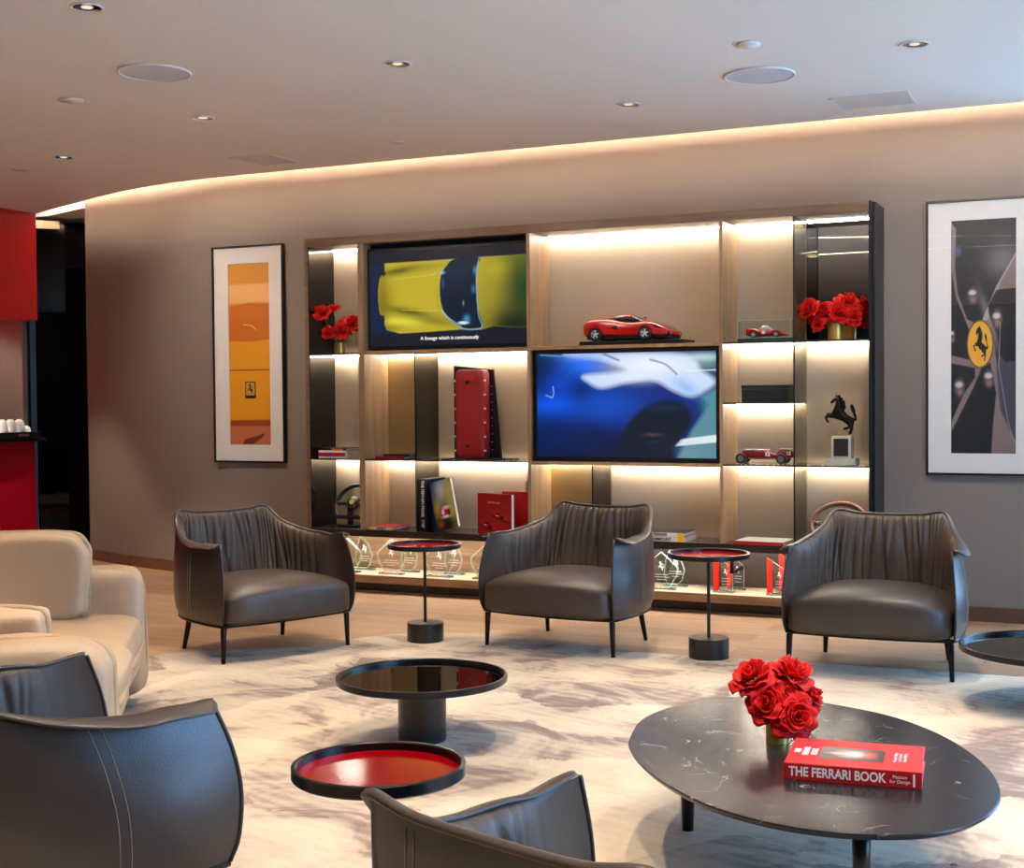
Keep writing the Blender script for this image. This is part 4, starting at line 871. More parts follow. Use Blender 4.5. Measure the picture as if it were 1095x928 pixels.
# bay B, upper: books and engine cover
book('thin red book, lower of two on the glass shelf beside the dark divider', X_(424), CY+.15, S2, .225, .24, .017, .0, DKREDCOVER)
book('thin dark book on top of the thin red book beside the dark divider', X_(429), CY+.16, S2+.0175, .20, .22, .014, .03, BLACKP)
def engine_cover():
    xl = aty(488, 480, CY+.10).x; xr = aty(524, 480, CY+.10).x; zt = aty(505, 395, CY+.10).z
    cx = (xl+xr)/2; w = (xr-xl); h = zt-S2-.014
    t = thing('engine_head_cover', 'red finned engine head cover standing upright before a black trapezoid board', 'engine part', (cx, CY+.10, S2+.0005))
    obj('stand_plate', MB().box(-.20, -.07, 0, .27, .13, .008), BLACKP, t, bevel=.002)
    hw = w/2*.86
    m = MB().sq((0, 0, h/2+.012), (hw, .055, h/2), .16, .3, 40, 22)
    obj('cover_body', m, mat('red_crinkle_paint', hexc(150, 8, 16), .4, bump=.6, bscale=500), t, True)
    obj('cap', MB().box(-.02, -.064, h-.06, .035, -.05, h-.03), REDCOVER, t, bevel=.004)
    for z in (.09, h-.07): obj('knob', MB().lathe([(0, 0), (.012, 0), (.012, .008), (0, .008)], 16, M=Matrix.Translation((-.01, -.055, z)) @ Matrix.Rotation(PI/2, 4, 'X')), BLACKP, t)
    for i in range(6):
        for s in (-1, 1): obj('bolt', MB().lathe([(0, 0), (.007, 0), (.007, .014), (0, .014)], 10, M=Matrix.Translation((s*(hw+.001), -.03, .06+i*(h-.12)/5)) @ Matrix.Rotation(PI/2, 4, 'X')), RIM, t)
    zt2 = aty(490, 391, CY+.16).z-S2; x0_ = aty(486, 480, CY+.16).x-cx; x1_ = aty(527.5, 400, CY+.16).x-cx; x2_ = aty(536, 486, CY+.16).x-cx
    obj('backing_board', MB().prism([(x0_, .008), (x2_, .008), (x1_, zt2-.03), (x0_, zt2)], (.06, .075), 'y'), BLACKP, t)
    m = MB()
    for i in range(9): m.box(.105, .058, .06+i*.052, .115, .0602, .064+i*.052)
    obj('rivets', m, RIM, t)
engine_cover()
# bay B lower: books
t = book('flat yellow spined book with red cover lying left of the upright black book', X_(415, CY+.1, 565), CY+.12, DZ, .19, .22, .022, .0, REDCOVER)
obj('spine_band', MB().box(-.095, -.1106, .002, .095, -.1098, .020), YELLOWINK, t); obj('spine_panel', MB().box(-.065, -.1112, .002, .068, -.1104, .020), WHITEP, t); text('LIDEJOT', .020, BLACKINK, t, frame_mat((0, -.1116, .011), (1, 0, 0), (0, -1, 0)), 'spine_title', bold=.0008)
def upright(lb, px0, px1, py, y, hgt, thick, dep, rz, lean_, cov, title=None, face=None):
    x0_ = aty(px0, py, y).x; t = thing('book', lb, 'book', (x0_, y, DZ+.0005), rz); L_ = Matrix.Rotation(lean_, 4, 'Y')
    def bx(a, b, c, d, e, f): return MB().box(a, b, c, d, e, f, M=L_)
    m = bx(0, 0, 0, .004, dep, hgt); m.box(thick-.004, 0, 0, thick, dep, hgt, M=L_); m.box(.004, 0, 0, thick-.004, .004, hgt, M=L_); obj('cover', m, cov, t)
    obj('pages', bx(.004, .004, .004, thick-.004, dep-.004, hgt-.004), PAPER, t)
    if title: text(title, thick*.52, WHITEINK, t, L_ @ frame_mat((thick/2, -.0005, hgt*.52), (0, 0, -1), (0, -1, 0)), 'spine_title', bold=.001)
    return t, L_
t, L_ = upright('black spined book standing upright beside the dark glass divider', 448.5, 455, 565, CY+.03, .345, .052, .26, 0, 0, BLACKP, 'THE FERRARI BOOK  1947')
def coverbook(lb, px, py, y, w, hgt, th, rz, back, fn, leany=0):
    q = aty(px, py, y); t = thing('book', lb, 'book', (q.x, y, DZ+.0005), rz); L_ = Matrix.Rotation(leany, 4, 'Y') @ Matrix.Rotation(-back, 4, 'X')
    m = MB().box(0, 0, 0, w, .004, hgt, M=L_); m.box(0, th-.004, 0, w, th, hgt, M=L_); m.box(0, .004, 0, .004, th-.004, hgt, M=L_); obj('cover', m, fn[0], t)
    obj('pages', MB().box(.004, .004, .003, w-.003, th-.004, hgt-.003, M=L_), PAPER, t)
    p = fn[1](w, hgt); p.build('cover_picture', vcol('cover_picture_print', 0, .25), t, L_ @ Matrix.Translation((0, -.0006, 0)) @ Matrix.Rotation(PI/2, 4, 'X')); return t
def cov1(w, h):
    p = Paint(w, h, 90, 120, (60, 62, 40)); p.blob(w*.1, h*.9, w*.5, h*.3, (24, 60, 110), 1).blob(w*.5, h*.8, w*.3, h*.25, (190, 200, 205), .9).blob(w*.85, h*.75, w*.2, h*.3, (196, 190, 90), .9).blob(w*.2, h*.45, w*.2, h*.2, (196, 176, 70), .8)
    p.blob(w*.9, h*.3, w*.2, h*.3, (200, 196, 110), .8).blob(w*.5, h*.1, w*.6, h*.14, (40, 36, 34), 1).blob(w*.25, h*.12, w*.14, h*.06, (170, 100, 50), .8).blob(w*.5, h*.36, w*.26, h*.13, (190, 30, 60), 1, 3).blob(w*.42, h*.36, w*.08, h*.06, (235, 230, 230), 1, 3).blob(w*.6, h*.44, w*.2, h*.04, (220, 220, 225), .9, 2).blob(w*.55, h*.26, w*.22, h*.03, (240, 235, 230), .9, 2).blob(w*.7, h*.32, w*.06, h*.07, (30, 26, 30), .9, 2)
    return p
def cov2(w, h):
    p = Paint(w, h, 80, 110, (156, 24, 30))
    for x, y, s in ((.33, .22, 1.5), (.68, .46, 1.25)):
        p.blob(w*x, h*(y-.03), w*.24*s, h*.06*s, (40, 10, 12), 1, 3, -.3).blob(w*x, h*y, w*.23*s, h*.055*s, (200, 16, 22), 1, 3, -.3).blob(w*(x-.06), h*(y+.05), w*.06*s, h*.025*s, (60, 20, 22), 1, 2).blob(w*(x+.04), h*(y-.04), w*.05*s, h*.04*s, (24, 10, 12), 1, 3).blob(w*(x-.1), h*(y+.01), w*.03, h*.012, (240, 190, 180), .9, 2)
    return p
coverbook('book with a red racing car on a bright cover leaning against the black upright book', 468, 570, CY+.02, .175, .325, .034, -.18, .06, (BLACKP, cov1), -.26)
coverbook('navy blue book standing between the black book and the racing car cover', 463, 568, CY+.10, .14, .34, .03, -.1, .0, (mat('navy_cover', hexc(30, 44, 84), .4), lambda w, h: Paint(w, h, 20, 20, (36, 56, 104))), -.10)
coverbook('dark red book with two sports cars on its cover, before a brighter red slipcase', 511, 571, CY+.03, .29, .262, .03, -.28, .0, (DKREDCOVER, cov2), 0)
t = [o for o in C.objects if o.get('label', '').startswith('dark red book with two')][0]
text('THE RED CARS', .016, mat('gold_ink', hexc(200, 130, 50), .4), t, frame_mat((.14, -.0009, .205), (1, 0, 0), (0, -1, 0)), 'cover_title')
q = aty(537, 571, CY+.12); t = thing('book', 'bright red slipcase standing behind the dark red book, against the oak upright', 'book', (q.x, CY+.12, DZ+.0005), .05)
obj('cover', MB().box(0, 0, 0, .19, .004, .27).box(0, .03, 0, .19, .034, .27).box(.186, .004, 0, .19, .03, .27).box(0, .004, .266, .186, .03, .27), REDCOVER, t); obj('pages', MB().box(.002, .004, 0, .186, .03, .266), PAPER, t)
# bay C lower books
for i, lb in enumerate(('lower of two yellow and black spined books on the desk behind the middle armchair', 'upper of two yellow and black spined books on the desk behind the middle armchair')):
    t = book(lb, X_(712, CY+.08, 575)+(i*-.006), CY+.11, DZ+i*.0285, .30, .24, .027, .0, GREYP if i == 0 else BLACKP, 'FERRARI' if i else 'LAMMOUNT', BLACKINK); [c for c in t.children if c.name.startswith('spine_title')][0].location.y = -.0012
    obj('spine_band', MB().box(-.15, -.1206, .001, -.105, -.1198, .026), YELLOWINK, t); obj('spine_band', MB().box(.105, -.1206, .001, .15, -.1198, .026), YELLOWINK, t)
    obj('spine_panel', MB().box(-.105, -.1203, .001, .105, -.1198, .026), WHITEP, t)
t = book('red edged book with a pale cover lying on the desk left of the right armchair', X_(817, CY+.1, 578), CY+.12, DZ, .30, .25, .020, -.05, REDCOVER)
obj('cover_sheet', MB().box(-.149, -.124, .0201, .149, .124, .0212), mat('pale_cover', hexc(196, 196, 190), .3), t)
# black box in bay D
x0_, x1_ = aty(793, 425, CY+.08).x, aty(842.5, 425, CY+.08).x
t = thing('presentation_box', 'plain black box on the middle right glass shelf', 'box', ((x0_+x1_)/2, CY+.14, 1.2625)); w = x1_-x0_
obj('body', MB().box(-w/2, -.06, 0, w/2, .08, .078), mat('black_card', hexc(24, 24, 26), .6), t, bevel=.002); obj('lid', MB().box(-w/2-.002, -.062, .079, w/2+.002, .082, .102), mat('black_card_lid', hexc(28, 28, 30), .6), t, bevel=.002)

# ------------------------------------------------------------------ model cars
def wheel(t, x, y, r, w, sgn, rim=RIM, n=5, spokes=.55):
    o = obj('wheel', MB().lathe([(r*.62, -w/2), (r*.93, -w/2), (r, -w*.3), (r, w*.3), (r*.93, w/2), (r*.62, w/2), (r*.62, -w/2)], 32, cap=False, M=Matrix.Translation((x, y, r)) @ Matrix.Rotation(PI/2, 4, 'X')), TYRE, t, True)
    m = MB(); yy = y+sgn*w*.30
    for k in range(n):
        a = 2*PI*k/n+.3; c, s = math.cos(a), math.sin(a); d = r*.10
        m.prism([(x-s*d+c*r*.1, r+c*d+s*r*.1), (x+s*d+c*r*.1, r-c*d+s*r*.1), (x+s*d*.8+c*r*.66, r-c*d*.8+s*r*.66), (x-s*d*.8+c*r*.66, r+c*d*.8+s*r*.66)], (yy-w*.1, yy+w*.1), 'y')
    m.lathe([(r*.60, -w*.45), (r*.68, -w*.5), (r*.68, w*.5), (r*.60, w*.45), (r*.60, -w*.45)], 32, cap=False, M=Matrix.Translation((x, y, r)) @ Matrix.Rotation(PI/2, 4, 'X'))
    m.lathe([(0, -w*.42), (r*.16, -w*.42), (r*.16, w*.42), (0, w*.42)], 16, cap=False, M=Matrix.Translation((x, y, r)) @ Matrix.Rotation(PI/2, 4, 'X'))
    obj('rim', m, rim, o)
    obj('brake_disc', MB().lathe([(0, -.001), (r*.55, -.001), (r*.55, .001), (0, .001)], 24, cap=False, M=Matrix.Translation((x, y, r)) @ Matrix.Rotation(PI/2, 4, 'X')), mat('dark_disc', hexc(60, 58, 56), .4, metal=.6) if 'dark_disc' not in bpy.data.materials else bpy.data.materials['dark_disc'], o)
def loft(st, n=18, e=.5, arches=()):
    """st: list of (x, zlow, zhigh, halfwidth)"""
    xs = [s[0] for s in st]; X = np.linspace(xs[0], xs[-1], 90); P = []
    zl, zh, hw = [np.interp(X, xs, [s[k] for s in st]) for k in (1, 2, 3)]
    for a in range(2): zh = np.convolve(np.pad(zh, 2, 'edge'), [.1, .2, .4, .2, .1], 'valid'); hw = np.convolve(np.pad(hw, 2, 'edge'), [.1, .2, .4, .2, .1], 'valid')
    for i, x in enumerate(X):
        row = []
        for k in range(n):
            a = 2*PI*k/n; c, s = math.cos(a), math.sin(a); cz = (zl[i]+zh[i])/2; hz = (zh[i]-zl[i])/2
            y = hw[i]*math.copysign(abs(c)**e, c); z = cz+hz*math.copysign(abs(s)**e, s)
            for wx, wr in arches:
                dx = abs(x-wx)
                if dx < wr and z < wr+math.sqrt(wr*wr-dx*dx)*.98 and abs(y) > hw[i]*.55:
                    z2 = wr*.95+math.sqrt(wr*wr-dx*dx); z = min(max(z, z2), zh[i]*.97) if z2 > z else z
            row.append((x, y, z))
        P.append(row)
    m = MB().grid(P, closed_v=True); m.add(P[0], [tuple(range(n))]); m.add(P[-1], [tuple(reversed(range(n)))]); return m
def supercar():
    y = CY+.16; q0 = aty(630, 352, y); q1 = aty(725.5, 352, y); L = q1.x-q0.x
    t = thing('model_car', 'large red scale model supercar on a black plinth, above the blue screen', 'model car', ((q0.x+q1.x)/2, y, Z1b+.0255), .0)
    k = L
    S = lambda *a: tuple(v*k for v in a)
    st = [S(-.5, .06, .19, .16), S(-.49, .05, .215, .19), S(-.42, .045, .235, .215), S(-.30, .04, .243, .222), S(-.18, .04, .235, .215), S(-.05, .035, .205, .205), S(.08, .035, .195, .205), S(.2, .035, .205, .215), S(.30, .035, .190, .215), S(.40, .035, .150, .20), S(.47, .035, .105, .16), S(.50, .04, .085, .12)]
    obj('body', loft(st, 22, .5, ((-.345*k, .078*k), (.22*k, .078*k))), CARRED, t, True)
    st = [S(-.22, .19, .225, .11), S(-.15, .2, .262, .125), S(-.05, .19, .278, .125), S(.03, .18, .272, .125), S(.12, .17, .235, .13), S(.18, .17, .20, .12)]
    obj('canopy', loft(st, 18, .7), CARGLASS, t, True)
    st = [S(-.30, .21, .243, .06), S(-.18, .23, .268, .085), S(-.06, .24, .284, .095), S(.0, .24, .279, .09)]
    obj('roof_panel', loft(st, 14, .7), CARRED, t, True)
    for sg in (-1, 1):
        obj('side_intake', MB().prism([(-.17*k, .13*k), (-.08*k, .115*k), (-.10*k, .165*k)], (sg*.205*k, sg*.216*k), 'y'), BLACKP, t)
        obj('headlamp', MB().prism([(.30*k, .165*k), (.38*k, .135*k), (.40*k, .125*k), (.35*k, .125*k)], (sg*.195*k, sg*.214*k), 'y'), CARGLASS, t)
        obj('wing_mirror', MB().sq((.06*k, sg*.19*k, .255*k), (.02*k, .015*k, .012*k), .8, .8, 12, 8), CARRED, t, True)
        for wx in (-.345, .22): wheel(t, wx*k, sg*.188*k, .073*k, .06*k, sg)
    obj('front_splitter', MB().prism([(.40*k, .045*k), (.485*k, .045*k), (.47*k, .085*k), (.43*k, .08*k)], (-.168*k, .168*k), 'y'), BLACKP, t)
    obj('underbody', MB().box(-.46*k, -.17*k, .022*k, .47*k, .17*k, .05*k), BLACKP, t)
    t.rotation_euler.z = -.06
    q0 = aty(619, 364, CY+.03).x; q1 = aty(744, 364, CY+.20).x
    t = thing('model_plinth', 'black display plinth under the large red model car', 'plinth', ((q0+q1)/2, CY+.15, Z1b+.0005), 0); w = q1-q0
    obj('slab', MB().box(-w/2, -.115, .004, w/2-.03, .13, .025), BLACKP, t, bevel=.002); obj('foot_edge', MB().box(-w/2-.008, -.118, 0, w/2, .132, .004), BLACKM, t)
supercar()
WIRE = mat('wire_wheel', hexc(128, 124, 120), .35, metal=.5)
def racer(lb, x0, x1, y, z, vint, white=False, rz=0):
    L = x1-x0; k = L; t = thing('model_car', lb, 'model car', ((x0+x1)/2, y, z), rz); S = lambda *a: tuple(v*k for v in a)
    if vint:
        st = [S(-.40, .09, .20, .045), S(-.385, .08, .215, .06), S(-.2, .075, .225, .07), S(-.05, .07, .23, .08), S(.05, .07, .225, .085), S(.10, .07, .17, .09), S(.16, .07, .165, .09), S(.2, .07, .24, .085), S(.3, .08, .235, .075), S(.42, .10, .20, .05), S(.5, .13, .16, .015)]
        obj('body', loft(st, 16, .6), CARDKRED, t, True)
        for wx in (-.40, .26):
            for sg in (-1, 1): wheel(t, wx*k, sg*.155*k, .085*k, .04*k, sg, WIRE, 12)
            obj('axle', MB().tube([(wx*k, -.15*k, .085*k), (wx*k, .15*k, .085*k)], .006*k*1.5), DARKMETAL, t)
        obj('radiator_shell', MB().box(-.415*k, -.04*k, .11*k, -.40*k, .04*k, .215*k), CHROME, t, bevel=.002)
        obj('bonnet_strip', MB().box(-.37*k, -.068*k, .221*k, .04*k, .068*k, .229*k), WHITEP, t, bevel=.002)
        obj('tail_strip', MB().box(.2*k, -.05*k, .236*k, .42*k, .05*k, .243*k), WHITEP, t, bevel=.002)
        obj('windscreen', MB().box(.05*k, -.04*k, .22*k, .055*k, .04*k, .27*k, M=Matrix.Translation((.05*k, 0, .22*k)) @ Matrix.Rotation(.6, 4, 'Y') @ Matrix.Translation((-.05*k, 0, -.22*k))), BLACKP, t)
        obj('bonnet_louvres', MB().box(-.30*k, -.0755*k, .17*k, -.19*k, -.068*k, .20*k), BLACKP, t); obj('exhaust_pipe', MB().tube([(-.3*k, -.09*k, .09*k), (.1*k, -.1*k, .08*k), (.4*k, -.1*k, .09*k)], .008*k*1.5), CHROME, t, True)
        text('12', .085*k, WHITEINK, t, frame_mat((.02*k, -.087*k, .15*k), (1, 0, 0), (0, -1, 0)), 'race_number', bold=.001); text('12', .075*k, WHITEINK, t, frame_mat((.36*k, -.072*k, .17*k), (1, 0, 0), (0, -1, 0)), 'race_number', bold=.001)
    else:
        st = [S(-.5, .07, .23, .15), S(-.47, .05, .26, .18), S(-.38, .04, .25, .19), S(-.25, .035, .24, .19), S(-.1, .035, .20, .18), S(.1, .035, .18, .18), S(.22, .035, .21, .19), S(.32, .035, .185, .18), S(.45, .04, .11, .14), S(.5, .05, .08, .1)]
        obj('body', loft(st, 18, .55, ((-.30*k, .09*k), (.26*k, .09*k))), CARRED, t, True)
        st = [S(-.2, .2, .22, .08), S(-.1, .19, .31, .11), S(.0, .19, .31, .11), S(.12, .17, .2, .11)]
        obj('canopy', loft(st, 14, .7), WHITEP, t, True)
        for wx in (-.30, .26):
            for sg in (-1, 1): wheel(t, wx*k, sg*.155*k, .085*k, .06*k, sg)
        obj('number_roundel', MB().lathe([(0, 0), (.05*k, 0), (.05*k, .002), (0, .002)], 20, cap=False, M=Matrix.Translation((-.05*k, -.182*k, .14*k)) @ Matrix.Rotation(PI/2, 4, 'X')), WHITEP, t)
    return t
racer('vintage dark red racing car model with number 12 on the right glass shelf', aty(788, 488, CY+.14).x, min(aty(856.5, 488, CY+.15).x, XE-.012), CY+.15, .8975, True)
xa, xb = aty(788.5, 355, CY+.06).x, aty(846, 355, CY+.06).x
racer('small red and white racing car model inside the clear case', xa+.045, xb-.035, CY+.12, 1.6205+.022, False)
t = thing('display_case', 'clear display case with green base around the small racing car', 'display case', ((xa+xb)/2, CY+.12, 1.6205)); w = xb-xa
obj('base', MB().box(-w/2, -.06, 0, w/2, .06, .021), mat('dark_green_base', hexc(40, 56, 48), .4), t, bevel=.002)
obj('cover', MB().box(-w/2, -.06, .0215, w/2, .06, .125), CLEARG, t)
m = MB()
for sx in (-1, 1):
    for sy in (-1, 1): m.box(sx*w/2-.0012, sy*.06-.0012, .0215, sx*w/2+.0012, sy*.06+.0012, .126)
for z in (.0225, .1255):
    for sy in (-1, 1): m.box(-w/2, sy*.06-.0012, z-.0012, w/2, sy*.06+.0012, z+.0012)
    for sx in (-1, 1): m.box(sx*w/2-.0012, -.06, z-.0012, sx*w/2+.0012, .06, z+.0012)
obj('case_edge', m, EDGEG, t)

# ------------------------------------------------------------------ horse statue
q = aty(903, 495, CY+.14); hx = q.x
t = thing('horse_statue', 'dark bronze rearing horse statue on the right glass shelf', 'statue', (hx, CY+.14, .8975))
Hs = .235; PZ = .168
nodes = {'pel': (415, 378, 0, 30), 'mid': (350, 352, 0, 36), 'ch': (265, 310, 0, 42), 'nk': (282, 235, 0, 34), 'nk2': (285, 175, 0, 27), 'pl': (262, 145, 0, 23), 'mz': (222, 175, 0, 17), 'mz2': (200, 203, 0, 11),
         'e1': (212, 335, -28, 18), 'k1': (146, 343, -30, 12), 'h1': (182, 410, -28, 11), 'e2': (215, 318, 28, 17), 'k2': (160, 311, 30, 11), 'h2': (150, 345, 30, 10),
         't1': (415, 425, -22, 24), 'c1': (428, 478, -26, 12), 'f1': (400, 532, -24, 13), 't2': (400, 430, 22, 24), 'c2': (372, 466, 26, 12), 'f2': (324, 476, 26, 11),
         'a1': (448, 372, 0, 11), 'a2': (468, 378, 0, 15), 'a3': (455, 320, 0, 12), 'a4': (432, 260, 0, 20), 'a5': (420, 208, 0, 12)}
ed = [('pel', 'mid'), ('mid', 'ch'), ('ch', 'nk'), ('nk', 'nk2'), ('nk2', 'pl'), ('pl', 'mz'), ('mz', 'mz2'), ('ch', 'e1'), ('e1', 'k1'), ('k1', 'h1'), ('ch', 'e2'), ('e2', 'k2'), ('k2', 'h2'), ('pel', 't1'), ('t1', 'c1'), ('c1', 'f1'), ('pel', 't2'), ('t2', 'c2'), ('c2', 'f2'), ('pel', 'a1'), ('a1', 'a2'), ('a2', 'a3'), ('a3', 'a4'), ('a4', 'a5')]
kk = Hs/432; names = list(nodes); me = bpy.data.meshes.new('horse_body')
me.from_pydata([((nodes[n][0]-345)*kk, nodes[n][2]*kk, (545-nodes[n][1])*kk+PZ) for n in names], [(names.index(a), names.index(b)) for a, b in ed], [])
ho = bpy.data.objects.new('horse_body', me); C.objects.link(ho); ho.parent = t; me.materials.append(BRONZE)
ho.modifiers.new('skin', 'SKIN').use_smooth_shade = True; ho.modifiers.new('sub', 'SUBSURF').levels = 2; ho.modifiers['sub'].render_levels = 2
if not me.skin_vertices: 
    b = bmesh.new(); b.from_mesh(me); b.verts.layers.skin.verify(); b.to_mesh(me); b.free()
for i, n in enumerate(names): r = nodes[n][3]*kk*1.45; me.skin_vertices[0].data[i].radius = (r, r*.85); me.skin_vertices[0].data[i].use_root = (n == 'pel')
m = MB()
for i, (x, y, r) in enumerate(((290, 130, 16), (312, 160, 18), (330, 195, 20), (338, 235, 20), (330, 270, 16))): m.sq(((x-345)*kk, 0, (545-y)*kk+PZ), (r*kk*1.2, .008, r*kk*1.5), .9, .9, 12, 8)
obj('mane', m, BRONZE, t, True); obj('ear', MB().lathe([(.006, 0), (0, .016)], 8, ((262-345)*kk, -.006, (545-130)*kk+PZ)).lathe([(.006, 0), (0, .016)], 8, ((262-345)*kk, .006, (545-130)*kk+PZ)), BRONZE, t)
obj('pedestal', MB().box(-.066, -.05, .038, .046, .05, .166).box(-.098, -.07, 0, .075, .07, .037), MARBLEC, t, bevel=.002)
obj('plaque', MB().box(-.052, -.0525, .05, .032, -.0502, .152), mat('dark_plaque', hexc(48, 40, 36), .4, noise=.3, nscale=90), t)

# ------------------------------------------------------------------ glass trophies on the platform
PT = .1262
ETCH = emis('etched_white', (.8, .78, .74, 1), .0); ETCH = mat('etched_white_mark', hexc(240, 238, 234), .6)
def slab_shape(kind):
    if kind == 0: return [(0, 1), (.5, .58), (.47, .36), (.24, .0), (-.24, .0), (-.47, .36), (-.5, .58)]
    return [(-.2, 1), (.16, .76), (.34, .42), (.24, .12), (.06, 0), (-.3, 0), (-.42, .3), (-.36, .65)]
def trophy(px0, px1, pyb, pyt, y, kind, label):
    a = aty(px0, pyb, y); b = aty(px1, pyb, y); zt = aty((px0+px1)/2, pyt, y).z; w = b.x-a.x; h = zt-PT-.012; cx = (a.x+b.x)/2
    t = thing('glass_trophy', label, 'trophy', (cx, y, PT), 0, 'faceted glass trophies under the desk board')
    sh = [(x*w, z*h+.012) for x, z in slab_shape(kind)]
    obj('base', MB().box(-w*.42, -.022, 0, w*.42, .022, .011), mat('smoked_base', hexc(120, 126, 128), .2) if 'smoked_base' not in bpy.data.materials else bpy.data.materials['smoked_base'], t, bevel=.001)
    obj('glass_slab', MB().prism(sh, (-.008, .008), 'y'), CLEARG, t)
    obj('bevelled_edge', MB().tube([(x, -.008, z) for x, z in sh], .0014, 5, closed=True).tube([(x, .008, z) for x, z in sh], .001, 5, closed=True), EDGEG, t)
    horse_mark(h*.27, ETCH, t, frame_mat((0, -.0086, h*.52), (1, 0, 0), (0, -1, 0)))
    m = MB()
    for z, l in ((.42, .22), (.35, .26), (.28, .14)): m.box(-w*l, -.0088, z*h-.0012, w*l, -.0084, z*h+.0012)
    obj('engraving', m, ETCH, t)
tr = [(357, 387, 611, 575.5, .05, 0, 'glass trophy farthest left, before the dark cabinet side'), (379, 402, 609, 573, .20, 1, 'tall narrow glass trophy second from the left, in the rear row'),
      (404, 434, 614.5, 576.5, .05, 0, 'glass trophy in front, just left of the thin stem of the left side table'), (428, 450, 612, 574, .20, 1, 'narrow glass trophy in the rear row behind the left side table rim'),
      (455, 486, 617.5, 580, .05, 0, 'glass trophy in front, just right of the left side table stem'), (474, 498, 613, 576, .20, 1, 'narrow glass trophy in the rear row right of the left side table'),
      (504, 534, 621, 582.6, .05, 0, 'glass trophy partly hidden by the left edge of the middle armchair'), (690, 725, 631, 590, .05, 0, 'large clear glass trophy right beside the middle armchair'), (708, 737, 627, 586.5, .20, 1, 'glass trophy in the rear, overlapped by the right side table rim')]
for a in tr: trophy(a[0], a[1], a[2], a[3], CY+a[4], a[5], a[6])
def plaque(px0, px1, pyb, pyt, y, label):
    a = aty(px0, pyb, y); b = aty(px1, pyb, y); zt = aty(px0, pyt, y).z; w = b.x-a.x; h = zt-PT-.011; t = thing('glass_plaque', label, 'trophy', ((a.x+b.x)/2, y, PT), 0, 'red striped glass plaques under the desk board')
    rw = w*.27
    obj('base', MB().box(-w*.52, -.022, 0, w*.52, .022, .011), bpy.data.materials['smoked_base'], t, bevel=.001)
    obj('red_bar', MB().prism([(-w/2, .0115), (-w/2+rw, .0115), (-w/2+rw, h*.97), (-w/2, h+.011)], (-.009, .009), 'y'), TROPHYRED, t)
    obj('glass_slab', MB().prism([(-w/2+rw, .0115), (w/2, .0115), (w/2, h*.70), (-w/2+rw, h*.97)], (-.008, .008), 'y'), CLEARG, t)
    obj('bevelled_edge', MB().tube([(-w/2+rw, -.008, h*.97), (w/2, -.008, h*.70), (w/2, -.008, .0115)], .0013, 5), EDGEG, t)
    horse_mark(h*.2, ETCH, t, frame_mat((w*.12, -.0086, h*.48), (1, 0, 0), (0, -1, 0)))
    m = MB()
    for z in (.40, .33, .24): m.box(-w*.06, -.0088, z*h-.001, w*.36, -.0084, z*h+.001)
    obj('engraving', m, ETCH, t)
plaque(763.5, 784, 634, 593, CY+.05, 'front red striped glass plaque beside the right side table stem'); plaque(778, 796, 628, 591, CY+.18, 'rear red striped glass plaque just right of the right side table stem')
plaque(820.5, 842, 637.5, 596.5, CY+.05, 'front red striped glass plaque left of the right armchair'); plaque(833.5, 852, 631, 591, CY+.18, 'rear red striped glass plaque partly hidden by the right armchair')

# ================================================================== FAR LEFT: bar area
a = Vector((-8.75, 8.88, 0)); b = Vector((-7.78, 9.99, 0)); dr = (b-a); Ld = dr.length; rz = math.atan2(dr.y, dr.x)
t = obj('door_1', MB().box(.05, -.006, .02, Ld, .006, 2.86), glassy('dark_door_glass', (.14, .15, .12, 1), .02, -.02), loc=(a.x, a.y, 0), rot=(0, 0, rz)); t['kind'] = 'structure'
obj('hinge_patch', MB().box(.06, -.016, 2.80, .26, .016, 2.868), mat('brushed_patch', hexc(190, 176, 150), .35, metal=.6), t); obj('door_rail', MB().box(.05, -.012, 0, Ld, .012, .02), mat('brushed_rail', hexc(150, 140, 125), .4, metal=.8), t)
obj('door_post', MB().box(0, -.03, 0, .045, .03, 2.9), BLACKP, t)
struct('trim_2', MB().box(-7.97, 8.66, 0, -7.88, 8.87, .035), FLOORSTRIP)  # pale strip on the floor beside the wall end
struct('wall_bulkhead', MB().box(-8.75, 6.0, 1.99, -8.58, 8.80, CZ), REDWALL)
struct('wall_bar', MB().box(-9.35, 6.0, 0, -9.30, 8.85, CZ), GREYWALL); struct('wall_bar', MB().box(-9.3, 8.80, 0, -8.76, 8.86, CZ), GREYWALL)
m = MB(); m.grid([[(-9.22+.03*math.sin(i*1.3), 7.5+.035*i, z) for z in (.02, 1.0, 2.4)] for i in range(27)])
o = obj('red_curtain', m, REDCURT, None, True, clean=False); o.modifiers.new('s', 'SOLIDIFY').thickness = .006; tag(o, 'bright red hanging drape behind the bar counter', 'curtain')
t = thing('bar_counter', 'glossy red bar counter with a black top at the left edge', 'bar counter', (-8.6, 7.6, 0))
obj('front_panel', MB().box(-.25, -1.4, 0, 0, 1.17, .965), REDBAR, t, bevel=.004); obj('countertop', MB().box(-.29, -1.45, .966, .07, 1.23, .992), BLACKP, t, bevel=.003)
q = atd(10, 468, 11.25); 
t = thing('serving_tray', 'dark serving tray on the red bar counter, full of white cups', 'tray', (-8.62, 8.5, .9925), 0)
obj('tray_body', MB().box(-.12, -.30, 0, .12, .24, .01).box(-.12, -.30, .01, -.11, .24, .055).box(.11, -.30, .01, .12, .24, .055).box(-.12, -.30, .01, .12, -.29, .055).box(-.12, .23, .01, .12, .24, .055), BLACKP, t, bevel=.003)
obj('handle', MB().box(.1205, -.02, .018, .127, .10, .040), CHROME, t, bevel=.004)
